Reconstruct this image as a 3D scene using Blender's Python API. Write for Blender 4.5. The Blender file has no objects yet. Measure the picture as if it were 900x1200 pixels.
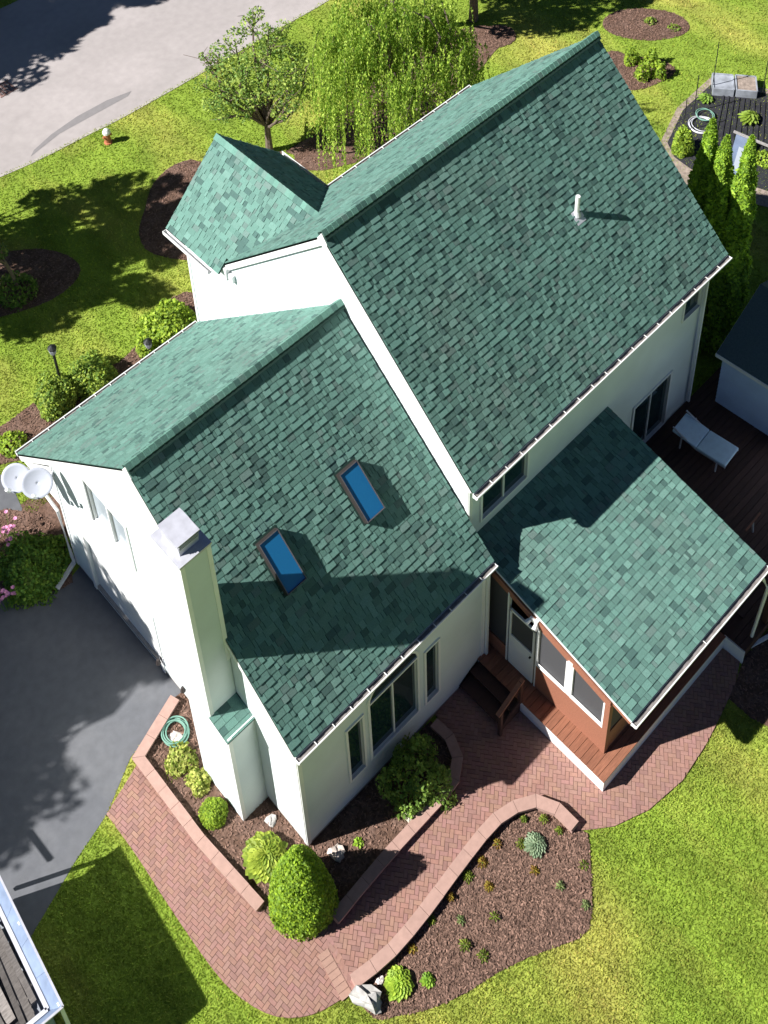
import bpy, math, random
import numpy as np
from mathutils import Vector, Matrix
rng = np.random.default_rng(7)
R_ = math.radians
S = bpy.context.scene
COL = S.collection

# ------------------------------------------------------------------ camera
CAM = np.array([-5.9627, -9.2886, 28.5314])
ROT = np.array([[0.7404516, -0.6695932, -0.0581063],
                [0.4181625, 0.3912741, 0.8197833],
                [-0.5261859, -0.6313077, 0.5697183]])   # rows: right, up, back
FOC, PX, PY = 1584.62, 365.17, -81.79                   # in units of a 900 x 1200 frame
cam = bpy.data.cameras.new('camera')
co = bpy.data.objects.new('camera', cam); COL.objects.link(co)
cam.sensor_fit = 'HORIZONTAL'; cam.sensor_width = 36.0
cam.lens = 36.0 * FOC / 900.0
cam.shift_x = (450 - PX) / 900.0
cam.shift_y = (PY - 600) / 900.0
cam.clip_start = 0.5; cam.clip_end = 1500
M4 = Matrix([[ROT[0][i], ROT[1][i], ROT[2][i], CAM[i]] for i in range(3)] + [[0, 0, 0, 1]])
co.matrix_world = M4
S.camera = co

# ------------------------------------------------------------------ light
SUN_EL, SUN_AZ = R_(41.7), R_(180 - 26.3)     # direction towards the sun, from +X
w = bpy.data.worlds.new('World'); S.world = w; w.use_nodes = True
nt = w.node_tree; nt.nodes.clear()
sky = nt.nodes.new('ShaderNodeTexSky'); sky.sky_type = 'NISHITA'; sky.sun_disc = False
sky.altitude = 2500; sky.air_density = .5; sky.dust_density = .05; sky.sun_elevation = SUN_EL; sky.sun_rotation = R_(90) - SUN_AZ
bg = nt.nodes.new('ShaderNodeBackground'); bg.inputs[1].default_value = 0.05
ow = nt.nodes.new('ShaderNodeOutputWorld')
nt.links.new(sky.outputs[0], bg.inputs[0]); nt.links.new(bg.outputs[0], ow.inputs[0])
sl = bpy.data.lights.new('sun', 'SUN'); sl.energy = 5.0; sl.angle = R_(0.5); sl.color = (1.0, 0.98, 0.95)
so = bpy.data.objects.new('sun', sl); COL.objects.link(so)
sd = Vector((math.cos(SUN_EL) * math.cos(SUN_AZ), math.cos(SUN_EL) * math.sin(SUN_AZ), math.sin(SUN_EL)))
so.rotation_euler = sd.to_track_quat('Z', 'Y').to_euler(); so.location = (0, 0, 40)
S.view_settings.view_transform = 'Standard'; S.view_settings.look = 'None'
S.view_settings.exposure = 0.82; S.view_settings.gamma = 1.0
S.cycles.max_bounces = 6; S.cycles.diffuse_bounces = 2; S.cycles.transparent_max_bounces = 4

# ------------------------------------------------------------------ helpers
def ray(u, v):
    return ROT.T @ np.array([(u - PX) / FOC, -(v - PY) / FOC, -1.0])
def G(u, v, z=0.0):
    """survey point: where the photograph's point (u, v) lies at height z"""
    d = ray(u, v); t = (z - CAM[2]) / d[2]; p = CAM + t * d
    return (float(p[0]), float(p[1]))
def GX(u, v, x):
    d = ray(u, v); t = (x - CAM[0]) / d[0]; p = CAM + t * d
    return (float(p[0]), float(p[1]), float(p[2]))
def proj(P):
    c = (np.asarray(P, float) - CAM) @ ROT.T
    return np.stack([PX + FOC * c[..., 0] / -c[..., 2], PY - FOC * c[..., 1] / -c[..., 2]], -1)

class MB:
    """collects faces (with a colour each) and links them as one mesh"""
    def __init__(s): s.v = []; s.f = []; s.c = []
    def poly(s, pts, col=None):
        n = len(s.v); s.v += [tuple(map(float, p)) for p in pts]; s.f.append(tuple(range(n, n + len(pts)))); s.c.append(col or (1, 1, 1))
        return s
    def box(s, x0, x1, y0, y1, z0, z1, col=None):
        n = len(s.v)
        s.v += [(x, y, z) for z in (z0, z1) for (x, y) in ((x0, y0), (x1, y0), (x1, y1), (x0, y1))]
        for f in ((3, 2, 1, 0), (4, 5, 6, 7), (0, 1, 5, 4), (1, 2, 6, 5), (2, 3, 7, 6), (3, 0, 4, 7)):
            s.f.append(tuple(n + i for i in f)); s.c.append(col or (1, 1, 1))
        return s
    def obox(s, c, ax, ay, az, col=None):
        """oriented box: centre and three half vectors"""
        c, ax, ay, az = (np.array(q, float) for q in (c, ax, ay, az)); n = len(s.v)
        if np.dot(np.cross(ax, ay), az) < 0: ay = -ay
        s.v += [tuple(c + i * ax + j * ay + k * az) for k in (-1, 1) for (i, j) in ((-1, -1), (1, -1), (1, 1), (-1, 1))]
        for f in ((3, 2, 1, 0), (4, 5, 6, 7), (0, 1, 5, 4), (1, 2, 6, 5), (2, 3, 7, 6), (3, 0, 4, 7)):
            s.f.append(tuple(n + i for i in f)); s.c.append(col or (1, 1, 1))
        return s
    def bar(s, a, b, w, h=None, col=None, up=(0, 0, 1)):
        a, b, up = (np.array(q, float) for q in (a, b, up)); d = b - a; L = np.linalg.norm(d); d /= L
        if abs(d @ up) > .98: up = np.array([1., 0, 0])
        r = np.cross(d, up); r /= np.linalg.norm(r); u = np.cross(r, d)
        return s.obox((a + b) / 2, d * L / 2, r * w / 2, u * (h or w) / 2, col)
    def slab(s, top, thick, col=None):
        """top polygon (ccw seen from above) extruded by the vector thick"""
        n = len(s.v); k = len(top); top = np.array(top, float); bot = top + np.array(thick, float)
        s.v += [tuple(p) for p in top] + [tuple(p) for p in bot]
        s.f.append(tuple(range(n, n + k))); s.c.append(col or (1, 1, 1))
        s.f.append(tuple(range(n + 2 * k - 1, n + k - 1, -1))); s.c.append(col or (1, 1, 1))
        for i in range(k):
            j = (i + 1) % k; s.f.append((n + i, n + k + i, n + k + j, n + j)); s.c.append(col or (1, 1, 1))
        return s
    def tube(s, pts, r, n=8, col=None, cap=True):
        pts = [np.array(p, float) for p in pts]; rr = r if hasattr(r, '__len__') else [r] * len(pts); base = len(s.v)
        up = np.array([0.13, 0.31, 0.94]); 
        for i, p in enumerate(pts):
            d = pts[min(i + 1, len(pts) - 1)] - pts[max(i - 1, 0)]; d = d / (np.linalg.norm(d) + 1e-9)
            a = np.cross(d, up); 
            if np.linalg.norm(a) < .05: a = np.cross(d, (1., 0, 0))
            a /= np.linalg.norm(a); b = np.cross(d, a)
            for k in range(n):
                t = 2 * math.pi * k / n; s.v.append(tuple(p + rr[i] * (a * math.cos(t) + b * math.sin(t))))
        for i in range(len(pts) - 1):
            for k in range(n):
                k2 = (k + 1) % n; q = base + i * n
                s.f.append((q + k, q + n + k, q + n + k2, q + k2)); s.c.append(col or (1, 1, 1))
        if cap:
            s.f.append(tuple(base + k for k in range(n))); s.c.append(col or (1, 1, 1))
            q = base + (len(pts) - 1) * n; s.f.append(tuple(q + n - 1 - k for k in range(n))); s.c.append(col or (1, 1, 1))
        return s
    def build(s, name, mat, parent=None, smooth=False, kind=None):
        return link(name, mesh_of(name, s.v, s.f, s.c, mat, smooth), parent, kind)

def mesh_of(name, v, f, c, mat, smooth=False):
    me = bpy.data.meshes.new(name); me.from_pydata(v, [], f); 
    at = me.attributes.new('tint', 'FLOAT_COLOR', 'FACE')
    a = np.ones((len(f), 4), np.float32); a[:, :3] = np.array(c, np.float32).reshape(-1, 3)
    at.data.foreach_set('color', a.ravel())
    if smooth: me.polygons.foreach_set('use_smooth', [True] * len(f))
    me.materials.append(mat); me.update()
    return me
def link(name, me, parent=None, kind=None):
    o = bpy.data.objects.new(name, me); COL.objects.link(o)
    if parent:
        o.parent = parent
        o.matrix_parent_inverse = Matrix.Translation(-root_loc(parent))
    if kind: o['kind'] = kind
    return o
def root_loc(o):
    l = Vector(o.location)
    p = o
    if p.parent: # children meshes are modelled in world coordinates, only Empties carry a location
        return l + (root_loc(p.parent) if p.type == 'EMPTY' else Vector((0, 0, 0)))
    return l
def thing(name, label, cat, loc=(0, 0, 0), group=None):
    o = bpy.data.objects.new(name, None); COL.objects.link(o); o.location = loc; o.empty_display_size = .3
    return tag(o, label, cat, group)
def tag(o, label, cat, group=None, kind=None):
    if label: o['label'] = label
    if cat: o['category'] = cat
    if group: o['group'] = group
    if kind: o['kind'] = kind
    return o
def tri_mesh(name, V, F, C, mat):
    """fast path for big leaf / blade meshes: V (n,3), F (m,k) same k, C (m,3)"""
    me = bpy.data.meshes.new(name); m, k = F.shape
    me.vertices.add(len(V)); me.vertices.foreach_set('co', V.astype(np.float32).ravel())
    me.loops.add(m * k); me.loops.foreach_set('vertex_index', F.astype(np.int32).ravel())
    me.polygons.add(m); me.polygons.foreach_set('loop_start', (np.arange(m) * k).astype(np.int32))
    try: me.polygons.foreach_set('loop_total', np.full(m, k, np.int32))
    except Exception: pass
    at = me.attributes.new('tint', 'FLOAT_COLOR', 'FACE'); a = np.ones((m, 4), np.float32); a[:, :3] = C
    at.data.foreach_set('color', a.ravel()); me.materials.append(mat); me.update(); me.validate()
    return me

# ------------------------------------------------------------------ materials
def mat(name, col, rough=.7, var=.15, scale=6., bump=0., bscale=40., tint=True, col2=None, c2scale=1.5, c2lo=.45, c2hi=.6,
        spec=.3, metal=0., stretch=None, transl=0., lap=None):
    m = bpy.data.materials.new(name); m.use_nodes = True; t = m.node_tree; N = t.nodes; L = t.links
    b = N['Principled BSDF']; b.inputs['Roughness'].default_value = rough; b.inputs['Metallic'].default_value = metal
    b.inputs['Specular IOR Level'].default_value = spec
    geo = N.new('ShaderNodeNewGeometry'); pos = geo.outputs['Position']
    if stretch:
        mp = N.new('ShaderNodeMapping'); mp.inputs['Scale'].default_value = stretch[0]; mp.inputs['Rotation'].default_value = (0, 0, stretch[1])
        L.new(pos, mp.inputs[0]); pos = mp.outputs[0]
    def noise(sc, det=4.):
        n = N.new('ShaderNodeTexNoise'); n.inputs['Scale'].default_value = sc; n.inputs['Detail'].default_value = det
        L.new(pos, n.inputs['Vector']); return n.outputs['Fac']
    base = N.new('ShaderNodeRGB'); base.outputs[0].default_value = (*col, 1); cur = base.outputs[0]
    if col2:
        mx = N.new('ShaderNodeMix'); mx.data_type = 'RGBA'; mr = N.new('ShaderNodeMapRange')
        mr.inputs[1].default_value = c2lo; mr.inputs[2].default_value = c2hi
        L.new(noise(c2scale), mr.inputs[0]); L.new(mr.outputs[0], mx.inputs[0]); L.new(cur, mx.inputs[6]); mx.inputs[7].default_value = (*col2, 1); cur = mx.outputs[2]
    if tint:
        at = N.new('ShaderNodeAttribute'); at.attribute_name = 'tint'
        mx = N.new('ShaderNodeMix'); mx.data_type = 'RGBA'; mx.blend_type = 'MULTIPLY'; mx.inputs[0].default_value = 1
        L.new(cur, mx.inputs[6]); L.new(at.outputs['Color'], mx.inputs[7]); cur = mx.outputs[2]
    if var:
        mr = N.new('ShaderNodeMapRange'); mr.inputs[1].default_value = .3; mr.inputs[2].default_value = .7
        mr.inputs[3].default_value = 1 - var; mr.inputs[4].default_value = 1 + var; L.new(noise(scale, 6.), mr.inputs[0])
        hv = N.new('ShaderNodeVectorMath'); hv.operation = 'SCALE'; L.new(cur, hv.inputs[0]); L.new(mr.outputs[0], hv.inputs['Scale']); cur = hv.outputs[0]
    L.new(cur, b.inputs['Base Color'])
    if transl:
        b.inputs['Subsurface Weight'].default_value = 0
        tr = N.new('ShaderNodeBsdfTranslucent'); L.new(cur, tr.inputs[0]); ms = N.new('ShaderNodeMixShader'); ms.inputs[0].default_value = transl
        out = N['Material Output']; L.new(b.outputs[0], ms.inputs[1]); L.new(tr.outputs[0], ms.inputs[2]); L.new(ms.outputs[0], out.inputs[0])
    if bump or lap:
        bp = N.new('ShaderNodeBump'); bp.inputs['Distance'].default_value = .02; bp.inputs['Strength'].default_value = bump or .6
        if lap:      # clapboards: a saw tooth up the wall
            sx = N.new('ShaderNodeSeparateXYZ'); L.new(geo.outputs['Position'], sx.inputs[0])
            dv = N.new('ShaderNodeMath'); dv.operation = 'DIVIDE'; L.new(sx.outputs[2], dv.inputs[0]); dv.inputs[1].default_value = lap
            fr = N.new('ShaderNodeMath'); fr.operation = 'FRACT'; L.new(dv.outputs[0], fr.inputs[0])
            iv = N.new('ShaderNodeMath'); iv.operation = 'SUBTRACT'; iv.inputs[0].default_value = 1; L.new(fr.outputs[0], iv.inputs[1])
            L.new(iv.outputs[0], bp.inputs['Height'])
        else: L.new(noise(bscale, 3.), bp.inputs['Height'])
        L.new(bp.outputs[0], b.inputs['Normal'])
    return m

M = {}
M['siding'] = mat('white_siding', (.69, .745, .74), .45, .05, 1.3, lap=.105, bump=.8)
M['trim'] = mat('white_trim', (.82, .82, .80), .4, .03, 3.)
M['shade_trim'] = M['trim']
M['shingle'] = mat('green_shingle', (.122, .245, .203), .85, .16, 60., col2=(.130, .225, .188), c2scale=.55, c2lo=.50, c2hi=.78, bump=.35, bscale=160., spec=.35)
M['cap'] = mat('ridge_shingle', (.135, .28, .225), .85, .14, 50., bump=.3, bscale=150., spec=.35)
M['felt'] = mat('roof_base', (.02, .05, .04), .9, .1, 30.)
M['glass'] = mat('window_glass', (.012, .03, .034), .06, .0, 1., tint=False, spec=.6)
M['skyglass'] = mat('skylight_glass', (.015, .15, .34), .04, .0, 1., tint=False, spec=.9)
M['bronze'] = mat('bronze_metal', (.06, .05, .048), .45, .05, 4., metal=.4)
M['gutter'] = mat('gutter_white', (.80, .80, .79), .35, .04, 5.)
M['galv'] = mat('galvanised', (.62, .62, .66), .45, .10, 8., metal=.15)
M['pvc'] = mat('pvc_pipe', (.8, .8, .8), .4, .02, 5.)
M['stain'] = mat('stained_wood', (.30, .125, .078), .6, .14, 5., bump=.2, bscale=30., stretch=((1, 8, 8), 0))
M['deck'] = mat('deck_board', (.25, .105, .062), .6, .2, 6., bump=.2, bscale=30., stretch=((1, 10, 10), 0))
M['darkdeck'] = mat('dark_deck_board', (.075, .038, .030), .7, .2, 6., stretch=((1, 10, 10), 0))
M['screen'] = mat('insect_screen', (.07, .07, .075), .6, .0, 1., tint=False, spec=.2)
M['brick'] = mat('paving_brick', (.32, .18, .145), .85, .08, 14., bump=.25, bscale=60.)
M['coping'] = mat('coping_block', (.41, .26, .215), .85, .08, 10., bump=.2, bscale=70.)
M['sand'] = mat('joint_sand', (.25, .135, .11), .95, .15, 12.)
M['mulch'] = mat('mulch', (.125, .072, .050), .95, .35, 14., bump=.9, bscale=22., col2=(.17, .105, .08), c2scale=3.)
M['chip'] = mat('mulch_chip', (.18, .108, .08), .9, .2, 20.)
M['lawn'] = mat('lawn_soil', (.21, .30, .035), .95, .22, 1.7, col2=(.34, .34, .07), c2scale=.45, c2lo=.46, c2hi=.68, bump=.5, bscale=30., stretch=((1, .45, 1), R_(28)))
M['blade'] = mat('grass_blade', (.29, .395, .050), .75, .20, 1.7, col2=(.46, .46, .10), c2scale=.45, c2lo=.46, c2hi=.68, spec=.15, stretch=((1, .45, 1), R_(28)), transl=.35)
M['asphalt'] = mat('asphalt_drive', (.125, .128, .140), .85, .09, 5., bump=.2, bscale=90., col2=(.140, .142, .152), c2scale=.8)
M['road'] = mat('road_surface', (.36, .325, .315), .85, .06, 4., bump=.15, bscale=60., col2=(.40, .36, .35), c2scale=.3)
M['patch'] = mat('asphalt_patch', (.23, .215, .215), .85, .06, 6.)
M['curb'] = mat('curb_edge', (.40, .37, .33), .9, .12, 8.)
M['leaf'] = mat('leaf', (.23, .34, .06), .55, .15, 3., spec=.25, transl=.38)
M['bark'] = mat('bark', (.16, .12, .095), .9, .25, 12., bump=.5, bscale=25.)
M['stone'] = mat('stone', (.42, .40, .38), .85, .3, 7., bump=.5, bscale=12.)
M['dishgrey'] = mat('dish_grey', (.40, .42, .48), .45, .03, 4.)
M['cloth'] = mat('lounger_cloth', (.70, .86, .98), .8, .06, 8.)
M['black'] = mat('black_metal', (.02, .022, .022), .5, .0, 4.)
M['fabric'] = mat('weed_fabric', (.028, .028, .034), .85, .3, 5., bump=.5, bscale=8.)
M['gravel'] = mat('tan_gravel', (.30, .24, .20), .95, .3, 10., bump=.7, bscale=20.)
M['hose'] = mat('hose_green', (.17, .33, .26), .5, .05, 5.)
M['oldwood'] = mat('weathered_wood', (.32, .30, .29), .9, .3, 7., bump=.4, bscale=20., stretch=((1, 6, 6), .9))
M['bluesteel'] = mat('container_panel', (.22, .28, .40), .5, .15, 5., metal=.2)
M['petal'] = mat('petal', (.75, .30, .50), .6, .1, 5., spec=.2)
M['terra'] = mat('terracotta', (.45, .16, .08), .7, .1, 6.)
M['found'] = mat('foundation', (.36, .33, .30), .9, .15, 8.)
M['shedwall'] = mat('pale_blue_siding', (.55, .68, .88), .5, .05, 3.)
M['shedroof'] = mat('shed_shingle', (.075, .11, .12), .9, .15, 30., bump=.3, bscale=80.)
M['canvas'] = mat('container_liner', (.30, .32, .36), .8, .3, 4.)

def jit(c, a=.1):
    k = 1 + rng.uniform(-a, a); return tuple(float(x) for x in np.array(c) * k)
def clip_poly(poly, clip):
    """Sutherland-Hodgman, clip convex ccw"""
    out = list(poly)
    for i in range(len(clip)):
        a = clip[i]; b = clip[(i + 1) % len(clip)]; inp = out; out = []
        ins = lambda p: (b[0] - a[0]) * (p[1] - a[1]) - (b[1] - a[1]) * (p[0] - a[0]) >= -1e-9
        for j in range(len(inp)):
            p = inp[j]; q = inp[(j + 1) % len(inp)]
            if ins(p):
                out.append(p)
            if ins(p) != ins(q):
                d1 = (b[0] - a[0]) * (p[1] - a[1]) - (b[1] - a[1]) * (p[0] - a[0]); d2 = (b[0] - a[0]) * (q[1] - a[1]) - (b[1] - a[1]) * (q[0] - a[0])
                t = d1 / (d1 - d2); out.append((p[0] + t * (q[0] - p[0]), p[1] + t * (q[1] - p[1])))
        if not out: return []
    return out
def inside(P, poly):
    """vectorised point in polygon"""
    P = np.asarray(P); x, y = P[:, 0], P[:, 1]; r = np.zeros(len(P), bool); n = len(poly)
    for i in range(n):
        x1, y1 = poly[i]; x2, y2 = poly[(i + 1) % n]
        if y1 == y2: continue
        c = ((y1 > y) != (y2 > y)) & (x < (x2 - x1) * (y - y1) / (y2 - y1) + x1); r ^= c
    return r
PIECES = []          # (projected area, builder, key)
def build_pieces(pieces, name, material, limit=300, stuff_name=None):
    """pieces: (top polygon, thickness vector, colour, parent). The largest in view become objects, the rest one mesh per parent"""
    big = []
    for i, (top, th, c, par) in enumerate(pieces):
        q = proj(np.array(top)); x, y = q[:, 0], q[:, 1]
        a = .5 * abs(np.dot(x, np.roll(y, 1)) - np.dot(y, np.roll(x, 1))); cx, cy = x.mean(), y.mean()
        if not (0 < cx < 900 and 0 < cy < 1200): a = 0
        big.append((a, i))
    big.sort(reverse=True); sel = set(i for a, i in big[:limit])
    rest = {}
    for i, (top, th, c, par) in enumerate(pieces):
        if i in sel: MB().slab(top, th, c).build(name, material, par)
        else: rest.setdefault(par.name, (par, MB()))[1].slab(top, th, c)
    for k, (par, mb) in rest.items(): mb.build(stuff_name or name, material, par, kind='stuff')

# ------------------------------------------------------------------ house dimensions (metres)
XW0, XWALL, XM = 0.10, 0.14, 5.21                     # wing: near rake, near wall, far end (main near wall)
WYR, WHR, WYE, WHE = 4.06, 7.62, 0.01, 3.66           # wing ridge y, z; right eave y, z
SW = (WHR - WHE) / (WYR - WYE); WYL = 9.38; WZL = WHR - SW * (WYL - WYR)
W1 = 7.75
MX0, MXF = 5.19, 13.44; MYR, MHR, MYE, MHE = 4.43, 9.26, .55, 5.28
SM = (MHR - MHE) / (MYR - MYE); MYL = 8.06; MZL = MHR - SM * (MYL - MYR)
MY = .70; MWX = 12.97
PX0, PXF, PYE, PZE, PZ = 5.28, 9.62, -3.29, 2.35, 3.45
SP = (PZ - PZE) / (MY - PYE)
CGX, CGY, CGZ, CGH = 6.70, 9.79, 7.29, 1.71
CZE = CGZ - SM * CGH

# ------------------------------------------------------------------ ground
def sheet(name, pts, z, m, kind='structure', parent=None, thick=0):
    mb = MB(); pts = list(pts)
    ar = sum(pts[i][0] * pts[(i + 1) % len(pts)][1] - pts[(i + 1) % len(pts)][0] * pts[i][1] for i in range(len(pts)))
    if ar < 0: pts.reverse()
    if thick: mb.slab([(x, y, z) for x, y in pts], (0, 0, -thick))
    else: mb.poly([(x, y, z) for x, y in pts])
    return mb.build(name, m, parent, kind=kind)
def smooth_line(px, z=0., n=6, closed=False):
    """Catmull-Rom through photograph points laid on the ground"""
    P = [np.array(G(u, v, z)) for u, v in px]; out = []; k = len(P)
    rngk = range(k if closed else k - 1)
    for i in rngk:
        p0 = P[(i - 1) % k] if closed or i > 0 else P[0]; p1 = P[i]; p2 = P[(i + 1) % k]; p3 = P[(i + 2) % k] if closed or i + 2 < k else P[-1]
        for j in range(n):
            t = j / n; out.append(tuple(.5 * ((2 * p1) + (-p0 + p2) * t + (2 * p0 - 5 * p1 + 4 * p2 - p3) * t * t + (-p0 + 3 * p1 - 3 * p2 + p3) * t ** 3)))
    if not closed: out.append(tuple(P[-1]))
    return [(float(a), float(b)) for a, b in out]

sheet('lawn', [(-400, -400), (500, -400), (500, 500), (-400, 500)], 0, M['lawn'])
# road
rd0 = smooth_line([(-260, 330), (-60, 232), (35, 190), (95, 160), (150, 132), (235, 84), (320, 35), (390, -5), (520, -90)], n=4)
dirr = np.array(rd0[-1]) - np.array(rd0[0]); dirr /= np.linalg.norm(dirr); nr = np.array([-dirr[1], dirr[0]])
rd0 = [tuple(np.array(rd0[0]) - dirr * 60)] + rd0 + [tuple(np.array(rd0[-1]) + dirr * 60)]
ROADW = 7.6
rd1 = [tuple(np.array(p) + nr * ROADW) for p in rd0]
ROAD = rd0 + rd1[::-1]
sheet('road', ROAD, .012, M['road'])
sheet('road_edge', rd0 + [tuple(np.array(p) - nr * .10) for p in rd0][::-1], .016, M['curb'])
sheet('asphalt_patch', [G(*p) for p in ((40, 176), (60, 158), (90, 137), (125, 118), (154, 107), (150, 113), (110, 135), (70, 157), (36, 184))], .016, M['patch'])
# driveway
DRIVE = [(.3, 7.7), (.3, 3.9)] + [G(*p) for p in ( (153, 888), (125, 955), (88, 1010), (40, 1092), (-40, 1240), (-900, 1300), (-700, 500), (-120, 560), (0, 700), (74, 688))]
sheet('driveway', DRIVE, .008, M['asphalt'])
FWALK = [G(*p) for p in ((-60, 640), (-40, 560), (8, 556), (26, 596), (20, 628), (0, 660))]
sheet('front_walk', FWALK, .012, M['asphalt'])
# brick paths
OUT1 = smooth_line([(125, 955), (160, 1003), (200, 1065), (250, 1137), (285, 1172), (325, 1192), (365, 1190), (400, 1172), (417, 1160)], n=3)
LWALL_OUT = [(199, 813), (155, 889), (212, 972), (300, 1083), (343, 1119)]
PATH1 = OUT1 + [G(*p) for p in ((400, 1120), (380, 1085), (343, 1100), (300, 1060), (212, 955), (165, 890))]
RW = [(414, 1150), (455, 1117), (493, 1073), (540, 1010), (576, 965), (600, 947), (625, 938), (650, 945), (674, 968)]     # centre of the coping
PATH2 = [G(*p) for p in ((404, 1168), (455, 1117), (493, 1073), (540, 1010), (576, 965), (600, 947), (625, 938), (650, 945), (676, 974), (690, 973), (720, 969), (760, 950), (800, 915), (828, 872), (848, 832), (862, 800), (868, 772), (830, 752), (640, 800), (560, 775), (510, 838), (538, 880), (536, 920), (505, 950), (440, 1012), (385, 1075), (380, 1140))]
BED1 = [(.3, .1), (.3, 3.9)] + [G(*p) for p in ((204, 818), (168, 888), (240, 985), (310, 1070), (345, 1108), (390, 1072), (450, 1000), (525, 935), (530, 880), (505, 845))]
BED2 = smooth_line([(421, 1163), (460, 1122), (500, 1075), (545, 1010), (585, 965), (625, 946), (668, 972), (688, 976), (692, 1010), (693, 1045), (690, 1090), (660, 1107), (620, 1122), (580, 1142), (550, 1162), (500, 1184), (460, 1192), (438, 1194)], n=2, closed=True)
FBED = smooth_line([(0, 700), (-30, 640), (-10, 600), (30, 600), (60, 610), (84, 668), (74, 690)], n=2, closed=True)
FBED2 = smooth_line([(22, 540), (0, 545), (-20, 560), (-30, 520), (8, 496), (45, 468), (90, 440), (140, 425), (175, 385), (200, 350), (235, 345), (260, 400), (150, 500)], n=2, closed=True)
TBEDS = {
    'side': smooth_line([(163, 275), (170, 245), (180, 215), (205, 193), (235, 190), (260, 230), (240, 300), (180, 298)], n=3, closed=True),
    'weep': smooth_line([(300, 195), (320, 178), (345, 182), (352, 200), (420, 190), (520, 130), (580, 60), (600, 40), (560, 30), (480, 60), (380, 150)], n=2, closed=True),
    'oval': smooth_line([(706, 30), (716, 16), (750, 10), (790, 16), (808, 30), (798, 42), (760, 48), (722, 42)], n=3, closed=True),
    'trio': smooth_line([(700, 70), (718, 60), (740, 66), (775, 70), (792, 84), (775, 96), (745, 106), (715, 100)], n=3, closed=True),
    'left': smooth_line([(-60, 330), (-10, 300), (50, 292), (88, 305), (92, 325), (60, 352), (0, 372), (-60, 380)], n=3, closed=True),
    'front': smooth_line([(568, 38), (580, 30), (600, 34), (603, 48), (585, 56), (568, 54)], n=3, closed=True),
    'right': [G(*p) for p in ((846, 812), (862, 800), (872, 770), (990, 640), (1010, 860), (900, 852), (880, 842))],
}
sheet('mulch_bed', BED1, .014, M['mulch'])
sheet('mulch_bed', BED2, .014, M['mulch'])
sheet('mulch_bed', FBED, .014, M['mulch'])
sheet('mulch_bed', FBED2, .014, M['mulch'])
for k, b in TBEDS.items(): sheet('mulch_bed', b, .014, M['mulch'])
sheet('mulch_bed', [(.16, 7.72), (5.2, 7.72), (5.2, 9.9), (-.25, 9.9), (.1, 8.2)], .011, M['mulch'])
# mulch chips (stuff)
def chips(polys, n, name):
    V = []; C = []
    for poly, k in zip(polys, n):
        P = np.array(poly); lo, hi = P.min(0), P.max(0)
        q = rng.uniform(lo, hi, (k * 3, 2)); q = q[inside(q, poly)][:k]; m = len(q)
        a = rng.uniform(0, math.pi, m); L = rng.uniform(.012, .035, m); Wd = rng.uniform(.005, .012, m)
        d = np.stack([np.cos(a), np.sin(a), rng.uniform(-.5, .5, m)], 1) * L[:, None]; s_ = np.stack([-np.sin(a), np.cos(a), rng.uniform(-.5, .5, m)], 1) * Wd[:, None]
        c = np.concatenate([q, rng.uniform(.02, .04, (m, 1))], 1)
        V.append(np.stack([c - d - s_, c + d - s_, c + d + s_, c - d + s_], 1).reshape(-1, 3)); C.append(np.array([1, 1, 1]) * rng.uniform(.5, 1.7, (m, 1)))
    V = np.concatenate(V); F = np.arange(len(V)).reshape(-1, 4)
    o = link(name, tri_mesh(name, V, F, np.concatenate(C), M['chip'])); return o
tag(chips([BED1, BED2, FBED, FBED2] + list(TBEDS.values()), [5000, 14000, 2000, 5000] + [2500] * 7, 'mulch_chips'), 'loose brown bark chips scattered over the planting beds', 'mulch', kind='stuff')

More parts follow.
